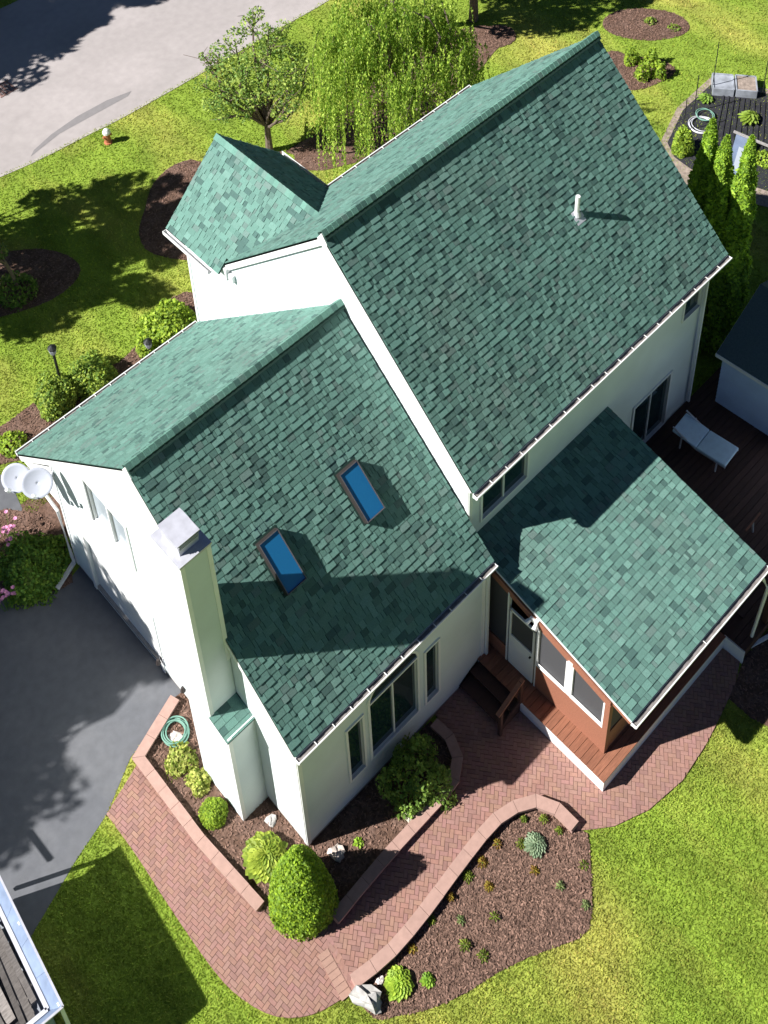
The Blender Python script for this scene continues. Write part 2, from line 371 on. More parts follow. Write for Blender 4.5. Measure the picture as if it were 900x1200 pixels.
# brick paving
def paving(name, poly, base, hole=None):
    root = sheet(name, poly, .012, M['sand'])
    P = np.array(poly); lo, hi = P.min(0) - .3, P.max(0) + .3; c = (lo + hi) / 2; rad = np.linalg.norm(hi - lo) / 2
    out = []; L, Wd = .156, .078; a = base; ca, sa = math.cos(a), math.sin(a)
    n = int(rad / Wd) + 3; cells = []
    for i in range(-n, n):
        for j in range(-n, n):
            k = (i - j) % 4
            if k == 0: cells.append((i, j, 2, 1))
            elif k == 3: cells.append((i, j, 1, 2))
    # herringbone: horizontals start where (i-j)%4==0, verticals where (i-j)%4==3 and run upwards
    cc = np.array([((i + w_ / 2) * Wd, (j + h_ / 2) * Wd) for i, j, w_, h_ in cells])
    wc = np.stack([c[0] + cc[:, 0] * ca - cc[:, 1] * sa, c[1] + cc[:, 0] * sa + cc[:, 1] * ca], 1)
    ok = inside(wc, poly)
    pin = lambda q: inside(np.array(q), poly)
    Pr = [tuple(q) for q in poly]; ar = sum(Pr[i][0] * Pr[(i + 1) % len(Pr)][1] - Pr[(i + 1) % len(Pr)][0] * Pr[i][1] for i in range(len(Pr)))
    Pr = Pr if ar > 0 else Pr[::-1]
    near = np.zeros(len(wc), bool)
    for k in range(len(Pr)):
        a_, b_ = np.array(Pr[k]), np.array(Pr[(k + 1) % len(Pr)]); ab = b_ - a_; t_ = np.clip(((wc - a_) @ ab) / (ab @ ab + 1e-12), 0, 1); near |= np.linalg.norm(wc - (a_ + t_[:, None] * ab), axis=1) < .13
    for (i, j, w_, h_), o_, nr_ in zip(cells, ok, near):
        if not o_ and not nr_: continue
        g = .0035; x0, x1, y0, y1 = i * Wd + g, (i + w_) * Wd - g, j * Wd + g, (j + h_) * Wd - g
        z = .035 + rng.uniform(-.002, .003)
        top = [(c[0] + x * ca - y * sa, c[1] + x * sa + y * ca, z) for x, y in ((x0, y0), (x1, y0), (x1, y1), (x0, y1))]
        if nr_:
            cl = clip_poly(Pr, [(q[0], q[1]) for q in top]); cl = [q for k, q in enumerate(cl) if math.hypot(q[0] - cl[k - 1][0], q[1] - cl[k - 1][1]) > 1e-4]
            if len(cl) < 3: continue
            a2 = .5 * abs(sum(cl[k][0] * cl[(k + 1) % len(cl)][1] - cl[(k + 1) % len(cl)][0] * cl[k][1] for k in range(len(cl))))
            if a2 < .0015: continue
            top = [(q[0], q[1], z) for q in cl]
        t = rng.uniform(.92, 1.07); r = rng.random()
        col = (t, t * rng.uniform(.95, 1.05), t * rng.uniform(.93, 1.07)) if r > .08 else (t * .86, t * .86, t * .9)
        out.append((top, (0, 0, -.03), col, root))
    return root, out
p1, br1 = paving('brick_path', PATH1, R_(8))
p2, br2 = paving('brick_path', PATH2, R_(38))
build_pieces(br1, 'brick', M['brick'], 300); build_pieces(br2, 'brick', M['brick'], 300)

# garden walls with coping
def garden_wall(px, width, h, label, zc=None, step=.42):
    line = smooth_line(px, h, n=6) if len(px) > 4 else [G(u, v, h) for u, v in px]
    P = np.array(line); 
    # resample
    seg = np.linalg.norm(np.diff(P, axis=0), axis=1); s = np.concatenate([[0], np.cumsum(seg)])
    if len(px) > 4:
        n = max(2, int(round(s[-1] / step))); t = np.linspace(0, s[-1], n + 1)
    else:
        t = []
        for i in range(len(seg)): k = max(1, int(round(seg[i] / step))); t += list(np.linspace(s[i], s[i + 1], k, endpoint=False))
        t = np.array(t + [s[-1]])
    Q = np.stack([np.interp(t, s, P[:, 0]), np.interp(t, s, P[:, 1])], 1)
    T = np.zeros_like(Q)
    for i in range(len(Q)):
        a = Q[i] - Q[i - 1] if i > 0 else Q[1] - Q[0]; b = Q[i + 1] - Q[i] if i < len(Q) - 1 else a
        a = a / np.linalg.norm(a); b = b / np.linalg.norm(b); m_ = a + b; m_ /= np.linalg.norm(m_); T[i] = m_ / max(.5, m_ @ a)
    N_ = np.stack([-T[:, 1], T[:, 0]], 1)
    root = thing('garden_wall', label, 'low wall', (float(Q[0][0]), float(Q[0][1]), 0))
    body = MB(); A = Q - N_ * (width / 2 - .03); B = Q + N_ * (width / 2 - .03)
    for i in range(len(Q) - 1):
        body.slab([(*A[i], h - .055), (*A[i + 1], h - .055), (*B[i + 1], h - .055), (*B[i], h - .055)], (0, 0, -(h - .055)))
    body.build('wall_body', M['coping'], root)
    for i in range(len(Q) - 1):
        a, b = Q[i], Q[i + 1]; g = .0035 / max(np.linalg.norm(b - a), .01)
        a2, b2 = a + (b - a) * g, b - (b - a) * g; na = N_[i] + (N_[i + 1] - N_[i]) * g; nb = N_[i + 1] - (N_[i + 1] - N_[i]) * g
        hw = width / 2 + rng.uniform(-.003, .003); z = h + rng.uniform(-.002, .002)
        MB().slab([(*(a2 - na * hw), z), (*(b2 - nb * hw), z), (*(b2 + nb * hw), z), (*(a2 + na * hw), z)], (0, 0, -.055), jit((1, 1, 1), .05)).build('coping_stone', M['coping'], root)
    return root
garden_wall([(204, 816), (163, 887), (219, 964)], .26, .16, 'pink block edging wall that turns a corner beside the driveway end and garden hose') if 0 else None
garden_wall([(205, 817), (162, 887), (235, 984), (305, 1062), (345, 1092)][:4], .21, .15, 'straight pink block wall with a corner between the driveway path and the chimney bed')
garden_wall(RW, .225, .20, 'curving pink block wall between the brick path and the large mulch bed')
garden_wall([(508, 846), (526, 862), (536, 885), (534, 908), (520, 930), (495, 957), (453, 1003), (420, 1042), (392, 1076)], .21, .18, 'hooked pink block wall round the shaded shrub under the arched window')
# soldier course crossing the path
def soldier(a, b, width, name, par):
    a, b = np.array(a), np.array(b); d = b - a; L = np.linalg.norm(d); d /= L; n_ = np.array([-d[1], d[0]]); k = int(L / .105)
    for i in range(k):
        p, q = a + d * (L * i / k + .004), a + d * (L * (i + 1) / k - .004)
        MB().slab([(*(p), .045), (*(q), .045), (*(q + n_ * width), .045), (*(p + n_ * width), .045)], (0, 0, -.03), (jit((1.15, 1.25, 1.2), .06))).build(name, M['brick'], par)
soldier(G(413, 1165), G(384, 1112), .21, 'border_brick', p2)

# grass blades
def grass():
    excl = [ROAD, DRIVE, FWALK, PATH1, PATH2, BED1, BED2, FBED, FBED2] + list(TBEDS.values()) + [[(0, 0), (13, 0), (13, 9.5), (0, 9.5)], [(4.8, -3.2), (22, -3.6), (22, .7), (4.8, .7)]]
    pts = []
    # sample in photograph space so that the density follows what can be seen
    n = 520000
    q = np.stack([rng.uniform(-40, 940, n), rng.uniform(-40, 1240, n)], 1)
    d = np.stack([(q[:, 0] - PX) / FOC, -(q[:, 1] - PY) / FOC, -np.ones(n)], 1) @ ROT
    t = -CAM[2] / d[:, 2]; g = CAM[:2] + t[:, None] * d[:, :2]
    n2 = 200000; g2 = rng.uniform((-16, -16), (34, 30), (n2, 2)); g = np.concatenate([g, g2]); t = np.concatenate([t, np.full(n2, t.mean())]); n = n + n2
    keep = np.ones(n, bool)
    for e in excl:
        keep &= ~inside(g, [tuple(p) for p in e])
    g = g[keep]; t = t[keep]; n = len(g)
    sc = (t / t.min()) ** .8
    a = rng.uniform(0, 2 * math.pi, n); wd = rng.uniform(.007, .015, n) * sc; h = rng.uniform(.02, .05, n) * sc ** .6
    lean = rng.uniform(.015, .05, n) * sc; la = rng.uniform(0, 2 * math.pi, n)
    side = np.stack([np.cos(a) * wd, np.sin(a) * wd, np.zeros(n)], 1)
    b = np.concatenate([g, np.full((n, 1), .0)], 1); tip = b + np.stack([np.cos(la) * lean, np.sin(la) * lean, h], 1)
    V = np.stack([b - side, b + side, tip], 1).reshape(-1, 3); F = np.arange(len(V)).reshape(-1, 3)
    C = np.ones((n, 3)) * rng.uniform(.75, 1.25, (n, 1)); y = rng.random(n) < .12; C[y] *= (1.25, 1.05, 1.3)
    return tag(link('grass', tri_mesh('grass', V, F, C, M['blade'])), 'short green and yellowish lawn grass round the house', 'grass', kind='stuff')
grass()

# ------------------------------------------------------------------ the house
house = thing('house', 'white clapboard house with steep green shingled roofs, chimney and screened porch', 'house', (XM, 0, 0))
def face_strip(mb, pt, u0, u1, z0, top, holes, depth, flip):
    """wall face in a vertical plane. pt(u, z, d) -> point, top(u) gives the upper edge; holes = (u0, u1, z0, z1), with reveals"""
    us = sorted(set([u0, u1] + [h[0] for h in holes] + [h[1] for h in holes] + [k for k in (WYR, MYR) if u0 < k < u1 and pt(0, 0, 0)[0] == pt(1, 0, 0)[0]]))
    def quad(P): mb.poly(P[::-1] if flip else P)
    for a, b in zip(us[:-1], us[1:]):
        hs = sorted([h for h in holes if h[0] < (a + b) / 2 < h[1]], key=lambda h: h[2]); z = z0
        for h in hs:
            if h[2] > z: quad([pt(a, z, 0), pt(b, z, 0), pt(b, h[2], 0), pt(a, h[2], 0)])
            z = h[3]
        quad([pt(a, z, 0), pt(b, z, 0), pt(b, top(b), 0), pt(a, top(a), 0)])
    for h in holes:
        a, b, c, d = h
        for P in ([pt(a, c, 0), pt(a, d, 0), pt(a, d, depth), pt(a, c, depth)], [pt(b, d, 0), pt(b, c, 0), pt(b, c, depth), pt(b, d, depth)],
                  [pt(a, d, 0), pt(b, d, 0), pt(b, d, depth), pt(a, d, depth)], [pt(b, c, 0), pt(a, c, 0), pt(a, c, depth), pt(b, c, depth)]): quad(P)
WH = .03   # wing right wall stands at y = WH
near_pt = lambda x: (lambda u, z, d: (x + d, u, z))
right_pt = lambda y: (lambda u, z, d: (u, y + d, z))
wtop = lambda y: WHR - SW * abs(y - WYR) - .10
mtop = lambda y: MHR - SM * abs(y - MYR) - .10
# openings
GD = [(1.0, 1.0, 0, 0)]
near_holes = [(4.75, 6.15, 3.62, 5.02), (4.55, 6.95, .02, 2.1)]
right_holes = [(1.30, 1.66, .87, 2.77), (1.86, 3.09, .91, 2.90), (3.33, 3.66, .87, 2.77)]
mb = MB()
face_strip(mb, near_pt(XWALL), WH, W1, .12, wtop, near_holes, .10, True)
face_strip(mb, right_pt(WH), XWALL, 5.0, .12, lambda u: wtop(WH), right_holes, .07, False)
mb.poly([(XWALL, W1, 0), (XM, W1, 0), (XM, W1, wtop(W1)), (XWALL, W1, wtop(W1))][::-1])
mb.poly([(5.0, WH, .12), (5.0, MY, .12), (5.0, MY, wtop(MY)), (5.0, WH, wtop(WH))])
# dark lining behind openings so the walls are not see-through
wall_w = mb.build('wall', M['siding'], house)
MB().box(XWALL + .01, 5.02, WH + .01, W1 - .01, 0, .125).build('foundation', M['found'], house)
main_holes = [(5.62, 6.95, 3.78, 4.85), (12.19, 12.86, 3.98, 4.85), (10.68, 12.0, .50, 2.35)]
mb = MB()
face_strip(mb, near_pt(XM + .04), MY, 7.8, 0, mtop, [], .1, True)
face_strip(mb, right_pt(MY), XM + .04, MWX, 0, lambda u: mtop(MY), main_holes, .07, False)
mb.poly([(MWX, MY, 0), (MWX, 7.8, 0), (MWX, 7.8, mtop(7.8)), (MWX, MYR, mtop(MYR)), (MWX, MY, mtop(MY))])
mb.poly([(XM + .04, 7.8, 0), (MWX, 7.8, 0), (MWX, 7.8, mtop(7.8)), (XM + .04, 7.8, mtop(7.8))][::-1])
mb.build('wall', M['siding'], house)
mb = MB()      # front gable bay
x0, x1, yb, yf = XM + .045, CGX * 2 - (XM + .045), 7.6, 9.5
ct = lambda x: CGZ - SM * abs(x - CGX) - .1
mb.poly([(x0, yb, 0), (x0, yf, 0), (x0, yf, ct(x0)), (x0, yb, ct(x0))][::-1])
mb.poly([(x0, yf, 0), (x1, yf, 0), (x1, yf, ct(x1)), (CGX, yf, ct(CGX)), (x0, yf, ct(x0))][::-1])
mb.poly([(x1, yf, 0), (x1, yb, 0), (x1, yb, ct(x1)), (x1, yf, ct(x1))][::-1])
mb.build('wall', M['siding'], house)
# corner boards
def corner(x, y, z1, parent, dx, dy, w_=.09, z0=.1):
    m_ = MB(); 
    m_.box(min(x, x + dx * w_), max(x, x + dx * w_), y - .012, y + .012, z0, z1)
    m_.box(x - .012, x + .012, min(y, y + dy * w_) + (.013 if dy > 0 else 0), max(y, y + dy * w_) - (.013 if dy < 0 else 0), z0, z1)
    m_.build('corner_board', M['trim'], parent)
corner(XWALL - .005, WH - .005, wtop(WH) - .02, house, 1, 1); corner(5.0, WH - .005, wtop(WH) - .02, house, -1, 1)
corner(MWX, MY - .005, mtop(MY) - .02, house, -1, 1); corner(XM + .035, MY - .005, mtop(MY) - .02, house, 1, 1)
corner(x0 - .005, yf + .005, ct(x0) - .02, house, 1, -1, z0=.05); corner(XWALL - .005, W1 + .005, wtop(W1) - .02, house, 1, -1)

# --- roofs
SHP = []
EXPO = .134
GREENS = [((1.0, 1.0, 1.0), .50), ((1.16, 1.10, 1.11), .19), ((.80, .79, .80), .15), ((1.06, .86, .91), .07), ((.56, .57, .60), .09)]
def tone():
    r = rng.random(); a = 0
    for c, p_ in GREENS:
        a += p_
        if r < a: return jit(c, .07)
    return (1, 1, 1)
def slope(label, eave0, eave1, top0, under, soft=.10):
    """a rectangular roof plane: eave0 -> eave1 along the eave, top0 above eave0; returns the roof object"""
    e0, e1, t0 = np.array(eave0, float), np.array(eave1, float), np.array(top0, float)
    U = e1 - e0; LU = np.linalg.norm(U); U /= LU; Vv = t0 - e0; LV = np.linalg.norm(Vv); Vv /= LV; N_ = np.cross(U, Vv)
    if N_[2] < 0: N_ = -N_
    pt = lambda a, b, h=0: e0 + U * a + Vv * b + N_ * h
    m_ = MB(); top = [pt(0, 0), pt(LU, 0), pt(LU, LV), pt(0, LV)]
    if np.cross(top[1] - top[0], top[2] - top[1]) @ N_ < 0: top = top[::-1]
    m_.slab(top, -N_ * .045); roof = m_.build('roof', M['felt'], house)
    if label: roof['label'] = label
    nrow = int(math.ceil(LV / EXPO)); ex = LV / nrow
    for r in range(nrow):
        b0 = r * ex; b1 = b0 + ex; a = -rng.uniform(0, .2); thickrow = False
        drift = rng.normal(0, .03)
        while a < LU:
            wd = rng.choice([.07, .10, .14, .18, .24], p=[.12, .22, .28, .23, .15]) * rng.uniform(.9, 1.1)
            s0, s1 = max(a, 0), min(a + wd, LU); a += wd
            if s1 - s0 < .012: continue
            thickrow = not thickrow if rng.random() < .8 else thickrow
            hb = .024 if thickrow else .013; ht = .004
            jb = rng.uniform(-.002, .002)
            c = tone()
            if not thickrow: c = tuple(x * .90 for x in c)
            gp = .0045; tp = [pt(s0 + gp, b0 + jb, hb), pt(s1 - gp, b0 + jb, hb), pt(s1 - gp, b1 + .012, ht), pt(s0 + gp, b1 + .012, ht)]
            if np.cross(tp[1] - tp[0], tp[2] - tp[1]) @ N_ < 0: tp = tp[::-1]
            SHP.append((tp, -N_ * .010 if not thickrow else -N_ * .021, c, roof))
    return roof
r1 = slope('green shingle roof slope of the chimney wing with two skylights', (XW0, WYE, WHE), (XM, WYE, WHE), (XW0, WYR, WHR), 0)
slope('pale sunlit green slope on the front of the chimney wing', (XM, WYL, WZL), (XW0, WYL, WZL), (XM, WYR, WHR), 0)
slope('tall green shingle slope of the two storey block with a vent pipe', (MX0, MYE, MHE), (MXF, MYE, MHE), (MX0, MYR, MHR), 0)
slope('narrow sunlit front slope of the two storey block', (MXF, MYL, MZL), (MX0, MYL, MZL), (MXF, MYR, MHR), 0)
xs = XM + .06; zs_ = CGZ - SM * (CGX - xs)
rcn = slope('sunlit slope of the small front gable', (xs, CGY, zs_), (xs, 5.6, zs_), (CGX, CGY, CGZ), 0)
slope('eave strip of the small front gable', (CGX - CGH, CGY, CZE), (CGX - CGH, 7.88, CZE), (xs, CGY, zs_), 0)
slope('shaded slope of the small front gable', (CGX + CGH, 5.6, CZE), (CGX + CGH, CGY, CZE), (CGX, 5.6, CGZ), 0)
rp = slope('low pitched green shingle roof over the screened porch', (PX0, PYE, PZE), (PXF, PYE, PZE), (PX0, MY, PZ), 0)
build_pieces(SHP, 'shingle', M['shingle'], 300)

# --- ridge vents with cap shingles
def ridge(a, b, s, w_=.12, h=.085):
    a, b = np.array(a, float), np.array(b, float); d = b - a; L = np.linalg.norm(d); d /= L; side = np.cross(d, (0, 0, 1.)); side /= np.linalg.norm(side)
    root = MB(); 
    for sg in (1, -1):
        dn = side * sg * math.cos(math.atan(s)) + np.array([0, 0, -math.sin(math.atan(s))]); nn = np.cross(d, dn) * sg; nn = nn if nn[2] > 0 else -nn
        root.obox(a + d * L / 2 + dn * w_ / 2 + nn * (h / 2 - .005), d * (L / 2 - .01), dn * (w_ / 2 - .012), nn * (h / 2))
    rv = root.build('ridge_vent', M['felt'], house)
    n = int(round(L / .128)); ex = L / n
    up = np.array([0, 0, 1.]); dns = [side * sg * math.cos(math.atan(s)) + np.array([0, 0, -math.sin(math.atan(s))]) for sg in (1, -1)]
    for i in range(n):
        c = tuple(x * .97 for x in tone()); m_ = MB(); vs = []
        hh = h / math.cos(math.atan(s))
        for (t0, lift) in ((i * ex, .020), ((i + 1) * ex + .012, .006)):
            ap = a + d * t0 + up * (hh + lift)
            for q in (ap + dns[0] * w_, ap, ap + dns[1] * w_): vs.append(q)
            for q in (ap + dns[0] * w_ - up * .016, ap - up * .016, ap + dns[1] * w_ - up * .016): vs.append(q)
        m_.v = [tuple(map(float, q)) for q in vs]
        F_ = [(0, 1, 7, 6), (1, 2, 8, 7), (3, 9, 10, 4), (4, 10, 11, 5), (0, 3, 4, 1), (1, 4, 5, 2), (6, 7, 10, 9), (7, 8, 11, 10), (0, 6, 9, 3), (2, 5, 11, 8)]
        if np.cross(vs[1] - vs[0], vs[7] - vs[1])[2] < 0: F_ = [f[::-1] for f in F_]
        m_.f = F_; m_.c = [c] * len(F_)
        m_.build('ridge_cap', M['cap'], rv)
ridge((XW0 - .005, WYR, WHR), (XM + .02, WYR, WHR), SW); ridge((MX0 - .005, MYR, MHR), (MXF + .005, MYR, MHR), SM)
ridge((CGX, CGY + .005, CGZ), (CGX, 6.30, CGZ), SM, .15, .02)

# --- fascia, rakes, gutters
def rake(x, ya, za, yb_, zb, dx, name='rake_board', hh=.17, t=.028):
    m_ = MB(); d = np.array([0, yb_ - ya, zb - za], float); L = np.linalg.norm(d); d /= L; n_ = np.array([0, -d[2], d[1]]); n_ = n_ if n_[2] > 0 else -n_
    c = np.array([x + dx * t / 2, (ya + yb_) / 2, (za + zb) / 2]) - n_ * (hh / 2 + .008); m_.obox(c, (t / 2, 0, 0), d * L / 2, n_ * hh / 2)
    m_.build(name, M['trim'], house)
rake(XW0, WYE, WHE, WYR, WHR, 1); rake(XW0, WYL, WZL, WYR - .01, WHR, 1)
rake(MX0, MYE, MHE, MYR, MHR, 1); rake(MX0, MYL, MZL, MYR, MHR, 1)
rake(MXF, MYE, MHE, MYR, MHR, -1); rake(MXF, MYL, MZL, MYR, MHR, -1)
m_ = MB()
for sg in (-1, 1):
    d = np.array([-sg * CGH, 0, CGZ - CZE]); L = np.linalg.norm(d); d /= L; n_ = np.array([sg * abs(d[2]), 0, abs(d[0])]); c = np.array([CGX + sg * CGH / 2, CGY - .014, (CGZ + CZE) / 2]) - n_ * .09
    m_.obox(c, d * L / 2, (0, .014, 0), n_ * .08)
m_.build('rake_board', M['trim'], house)
for xa, yy, zz, sl in ((XW0, WYR, WHR, SW), (MX0, MYR, MHR, SM)):
    MB().slab([(xa - .006, yy - .14, zz - .14 * sl - .01), (xa - .006, yy, zz + .075), (xa - .006, yy + .14, zz - .14 * sl - .01), (xa - .006, yy, zz - .30)], (.03, 0, 0)).build('apex_plate', M['trim'], house)
# porch rakes
m_ = MB(); d = np.array([0, MY - PYE, PZ - PZE]); L = np.linalg.norm(d); d /= L; n_ = np.array([0, -d[2], d[1]])
m_.obox(np.array([PX0 + .015, (PYE + MY) / 2, (PZ + PZE) / 2]) - n_ * .085, (.014, 0, 0), d * L / 2, n_ * .075); m_.build('rake_board', M['stain'], house)
m_ = MB().obox(np.array([PX0 - .003, (PYE + MY) / 2, (PZ + PZE) / 2]) - n_ * .012, (.012, 0, 0), d * L / 2, n_ * .014); m_.build('drip_edge', M['trim'], house)
m_ = MB().obox(np.array([PXF - .01, (PYE + MY) / 2, (PZ + PZE) / 2]) - n_ * .075, (.014, 0, 0), d * L / 2, n_ * .07); m_.build('rake_board', M['trim'], house)
# soffits
MB().box(XW0 + .04, XM, W1 - .02, WYL - .05, WZL - .16, WZL - .13).build('soffit', M['trim'], house)
M['guttershade'] = mat('gutter_shade', (.22, .20, .19), .8, .25, 9.)
def gutter(x0_, x1_, y, z, s=-1, m='gutter', brk=.42):
    """open trough along X below the eave at y, on side s"""
    w_, h = .105, .095; t = .008; ya = y + s * .004; g = MB()
    prof = [(0, 0), (0, -h), (w_ * .72, -h), (w_, -h * .45), (w_, 0)]
    for (a, b), (c, d) in zip(prof[:-1], prof[1:]):
        P = [(x0_, ya + s * a, z + b), (x1_, ya + s * a, z + b), (x1_, ya + s * c, z + d), (x0_, ya + s * c, z + d)]; nn = np.cross(np.array(P[1]) - P[0], np.array(P[2]) - P[1]); nn /= np.linalg.norm(nn); g.slab(P, nn * t)
    for x in (x0_, x1_): g.slab([(x, ya + s * a, z + b) for a, b in prof], (t if x == x0_ else -t, 0, 0))
    g.box(x0_, x1_, min(ya + s * (w_ - .012), ya + s * (w_ + .010)), max(ya + s * (w_ - .012), ya + s * (w_ + .010)), z - .008, z + .006)
    go = g.build('gutter', M[m], house)
    MB().box(x0_ + .01, x1_ - .01, min(ya + s * .012, ya + s * (w_ - .014)), max(ya + s * .012, ya + s * (w_ - .014)), z - .07, z - .03).build('gutter_shade_strip', M['guttershade'], go)  # dark strip: the shade inside the trough, put into the colour
    n = int((x1_ - x0_) / brk)
    for i in range(1, n):
        x = x0_ + i * (x1_ - x0_) / n; MB().box(x - .007, x + .007, min(ya, ya + s * w_), max(ya, ya + s * w_), z + .003, z + .014).build('gutter_bracket', M['trim'], go)
    # fascia
    MB().box(x0_ + .02, x1_ - .02, min(y - s * .004, y - s * .03), max(y - s * .004, y - s * .03), z - .16, z - .022).build('fascia', M['trim'], house)
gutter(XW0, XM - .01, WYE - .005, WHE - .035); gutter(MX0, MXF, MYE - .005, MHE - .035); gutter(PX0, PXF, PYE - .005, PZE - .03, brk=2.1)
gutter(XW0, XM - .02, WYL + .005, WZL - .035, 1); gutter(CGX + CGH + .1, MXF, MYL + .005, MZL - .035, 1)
# gutter of the small front gable, along Y
m_ = MB(); xg = CGX - CGH
m_.box(xg - .105, xg - .006, 8.12, CGY, CZE - .13, CZE - .12).box(xg - .11, xg - .10, 8.12, CGY, CZE - .12, CZE - .02).box(xg - .016, xg - .006, 8.12, CGY, CZE - .12, CZE - .03).box(xg - .1, xg - .012, CGY - .01, CGY, CZE - .12, CZE - .03)
m_.build('gutter', M['gutter'], house)
m_ = MB(); xg = CGX + CGH
m_.box(xg + .006, xg + .105, 8.12, CGY, CZE - .13, CZE - .12).box(xg + .10, xg + .11, 8.12, CGY, CZE - .12, CZE - .02)
m_.build('gutter', M['gutter'], house)
# boxed eave return at the front corner of the two storey gable
MB().slab([(MX0 - .03, 8.02, MZL - .04), (MX0 - .03, 7.62, MZL - .04), (MX0 + .06, 7.62, MZL - .04), (MX0 + .06, 8.02, MZL - .04)][::-1], (0, 0, -.22)).build('eave_return', M['trim'], house)
MB().box(5.12, XM + .055, 7.78, 8.075, MZL - .24, MZL + .09).build('eave_return', M['trim'], house)
# downspouts
MB().tube([(XWALL - .05, W1 + 1.3, WZL - .15), (XWALL - .05, W1 + .15, WZL - .45), (XWALL - .05, W1 + .06, .3), (XWALL - .05, W1 + .02, .15)], .04, 6).build('downspout', M['gutter'], house)
a = GX(80, 673, XWALL - .05); 
MB().bar((XWALL - .05, W1 + .02, .13), (*G(67, 690, .06), .06), .09, .06).build('downspout_extension', M['gutter'], house)
MB().bar((MWX - .12, MY - .09, .6), (MWX - .12, MY - .09, MHE - .25), .07, .05).bar((MWX - .12, MY - .09, MHE - .25), (MWX + .2, MYE - .06, MHE - .12), .06, .05).build('downspout', M['gutter'], house)
dsx = 9.4
MB().tube([(dsx, PYE - .06, PZE - .12), (dsx + .02, PYE - .10, PZE - .22), (dsx + .05, -3.50, PZE - .42), (9.12, -3.52, .12)], .035, 6).build('downspout', M['gutter'], house)
MB().bar((9.12, -3.52, .12), (10.5, -3.95, .07), .07, .05).build('downspout_extension', M['gutter'], house)
MB().bar((5.03, WH - .05, .15), (5.03, WH - .05, WHE - .15), .06, .05).build('downspout', M['gutter'], house)

# --- windows
def win_right(y, x0_, x1_, z0_, z1_, fw=.05, cols=1, rows=1, name='window', wp=None, ins=.05):
    """framed window in a wall facing -Y at plane y"""
    f = MB(); t = .03
    f.box(x0_ - fw, x1_ + fw, y - t, y + .01, z0_ - fw, z0_); f.box(x0_ - fw, x1_ + fw, y - t, y + .01, z1_, z1_ + fw)
    f.box(x0_ - fw, x0_, y - t, y + .01, z0_ + .002, z1_ - .002); f.box(x1_, x1_ + fw, y - t, y + .01, z0_ + .002, z1_ - .002)
    wo = f.build(name, M['trim'], house)
    cw = (x1_ - x0_) / cols; rh = (z1_ - z0_) / rows; mu = .03
    for i in range(cols):
        for j in range(rows):
            a0, a1, b0, b1 = x0_ + i * cw + mu / 2, x0_ + (i + 1) * cw - mu / 2, z0_ + j * rh + mu / 2, z0_ + (j + 1) * rh - mu / 2
            MB().box(a0, a1, y + ins - .005, y + ins, b0, b1).build('pane', M['glass'], wo)
    s = MB()
    for i in range(cols + 1): s.box(x0_ + i * cw - mu / 2, x0_ + i * cw + mu / 2, y + .012, y + ins + .01, z0_, z1_)
    for j in range(rows + 1): s.box(x0_, x1_, y + .014, y + ins + .008, z0_ + j * rh - mu / 2, z0_ + j * rh + mu / 2)
    s.build('sash', M['trim'], wo)
    return wo
win_right(WH, 1.30, 1.66, .87, 2.77)['label'] = 'narrow window left of the arched window'
win_right(WH, 3.33, 3.66, .87, 2.77)['label'] = 'narrow window right of the arched window'
wa = win_right(WH, 1.86, 3.09, .91, 2.90, cols=2); wa['label'] = 'wide two light window under an arched top'
# arched top light (stands slightly proud of the wall)
ax, arx, arz, az0 = (1.86 + 3.09) / 2, (3.09 - 1.86) / 2, .50, 2.955
arc = [(ax + arx * math.cos(t), az0 + arz * math.sin(t)) for t in np.linspace(0, math.pi, 17)]
arco = [(ax + (arx + .055) * math.cos(t), az0 + (arz + .055) * math.sin(t)) for t in np.linspace(0, math.pi, 17)]
at_ = MB()
for i in range(16):
    at_.slab([(arc[i][0], WH - .03, arc[i][1]), (arco[i][0], WH - .03, arco[i][1]), (arco[i + 1][0], WH - .03, arco[i + 1][1]), (arc[i + 1][0], WH - .03, arc[i + 1][1])], (0, .028, 0))
aw = at_.build('window', M['trim'], house); aw['label'] = 'arched top light with dark glass'
MB().slab([(x, WH - .008, z) for x, z in arc][::-1], (0, .006, 0)).build('pane', M['glass'], aw)
win_right(MY, 5.62, 6.95, 3.78, 4.85, cols=2)['label'] = 'upper two light window over the porch roof'
win_right(MY, 12.19, 12.86 - .04, 3.98, 4.85, fw=.035)['label'] = 'small upper window under the far eave'
sdr = win_right(MY, 10.68, 12.0, .50, 2.35, cols=2, fw=.06, name='sliding_door')
# near gable window
def win_near(x, y0_, y1_, z0_, z1_, cols=2, name='window', fw=.06, m='trim', ins=.08, rows=1):
    f = MB(); f.box(x - .03, x + .01, y0_ - fw, y1_ + fw, z0_ - fw, z0_).box(x - .03, x + .01, y0_ - fw, y1_ + fw, z1_, z1_ + fw)
    f.box(x - .03, x + .01, y0_ - fw, y0_, z0_ + .002, z1_ - .002).box(x - .03, x + .01, y1_, y1_ + fw, z0_ + .002, z1_ - .002)
    wo = f.build(name, M[m], house); cw = (y1_ - y0_) / cols; mu = .05
    for i in range(cols): MB().box(x + ins, x + ins + .005, y0_ + i * cw + mu / 2, y0_ + (i + 1) * cw - mu / 2, z0_ + mu / 2, z1_ - mu / 2).build('pane', M['paleglass'], wo)
    s = MB()
    for i in range(cols + 1): s.box(x + .015, x + ins + .01, y0_ + i * cw - mu / 2, y0_ + i * cw + mu / 2, z0_, z1_)
    for zz in (z0_, z1_): s.box(x + .017, x + ins + .008, y0_, y1_, zz - mu / 2, zz + mu / 2)
    s.build('sash', M['trim'], wo); return wo
M['paleglass'] = mat('grey_reflection_glass', (.42, .47, .52), .15, .05, 3., spec=.6)  # the grey that the panes reflect is put into the base colour
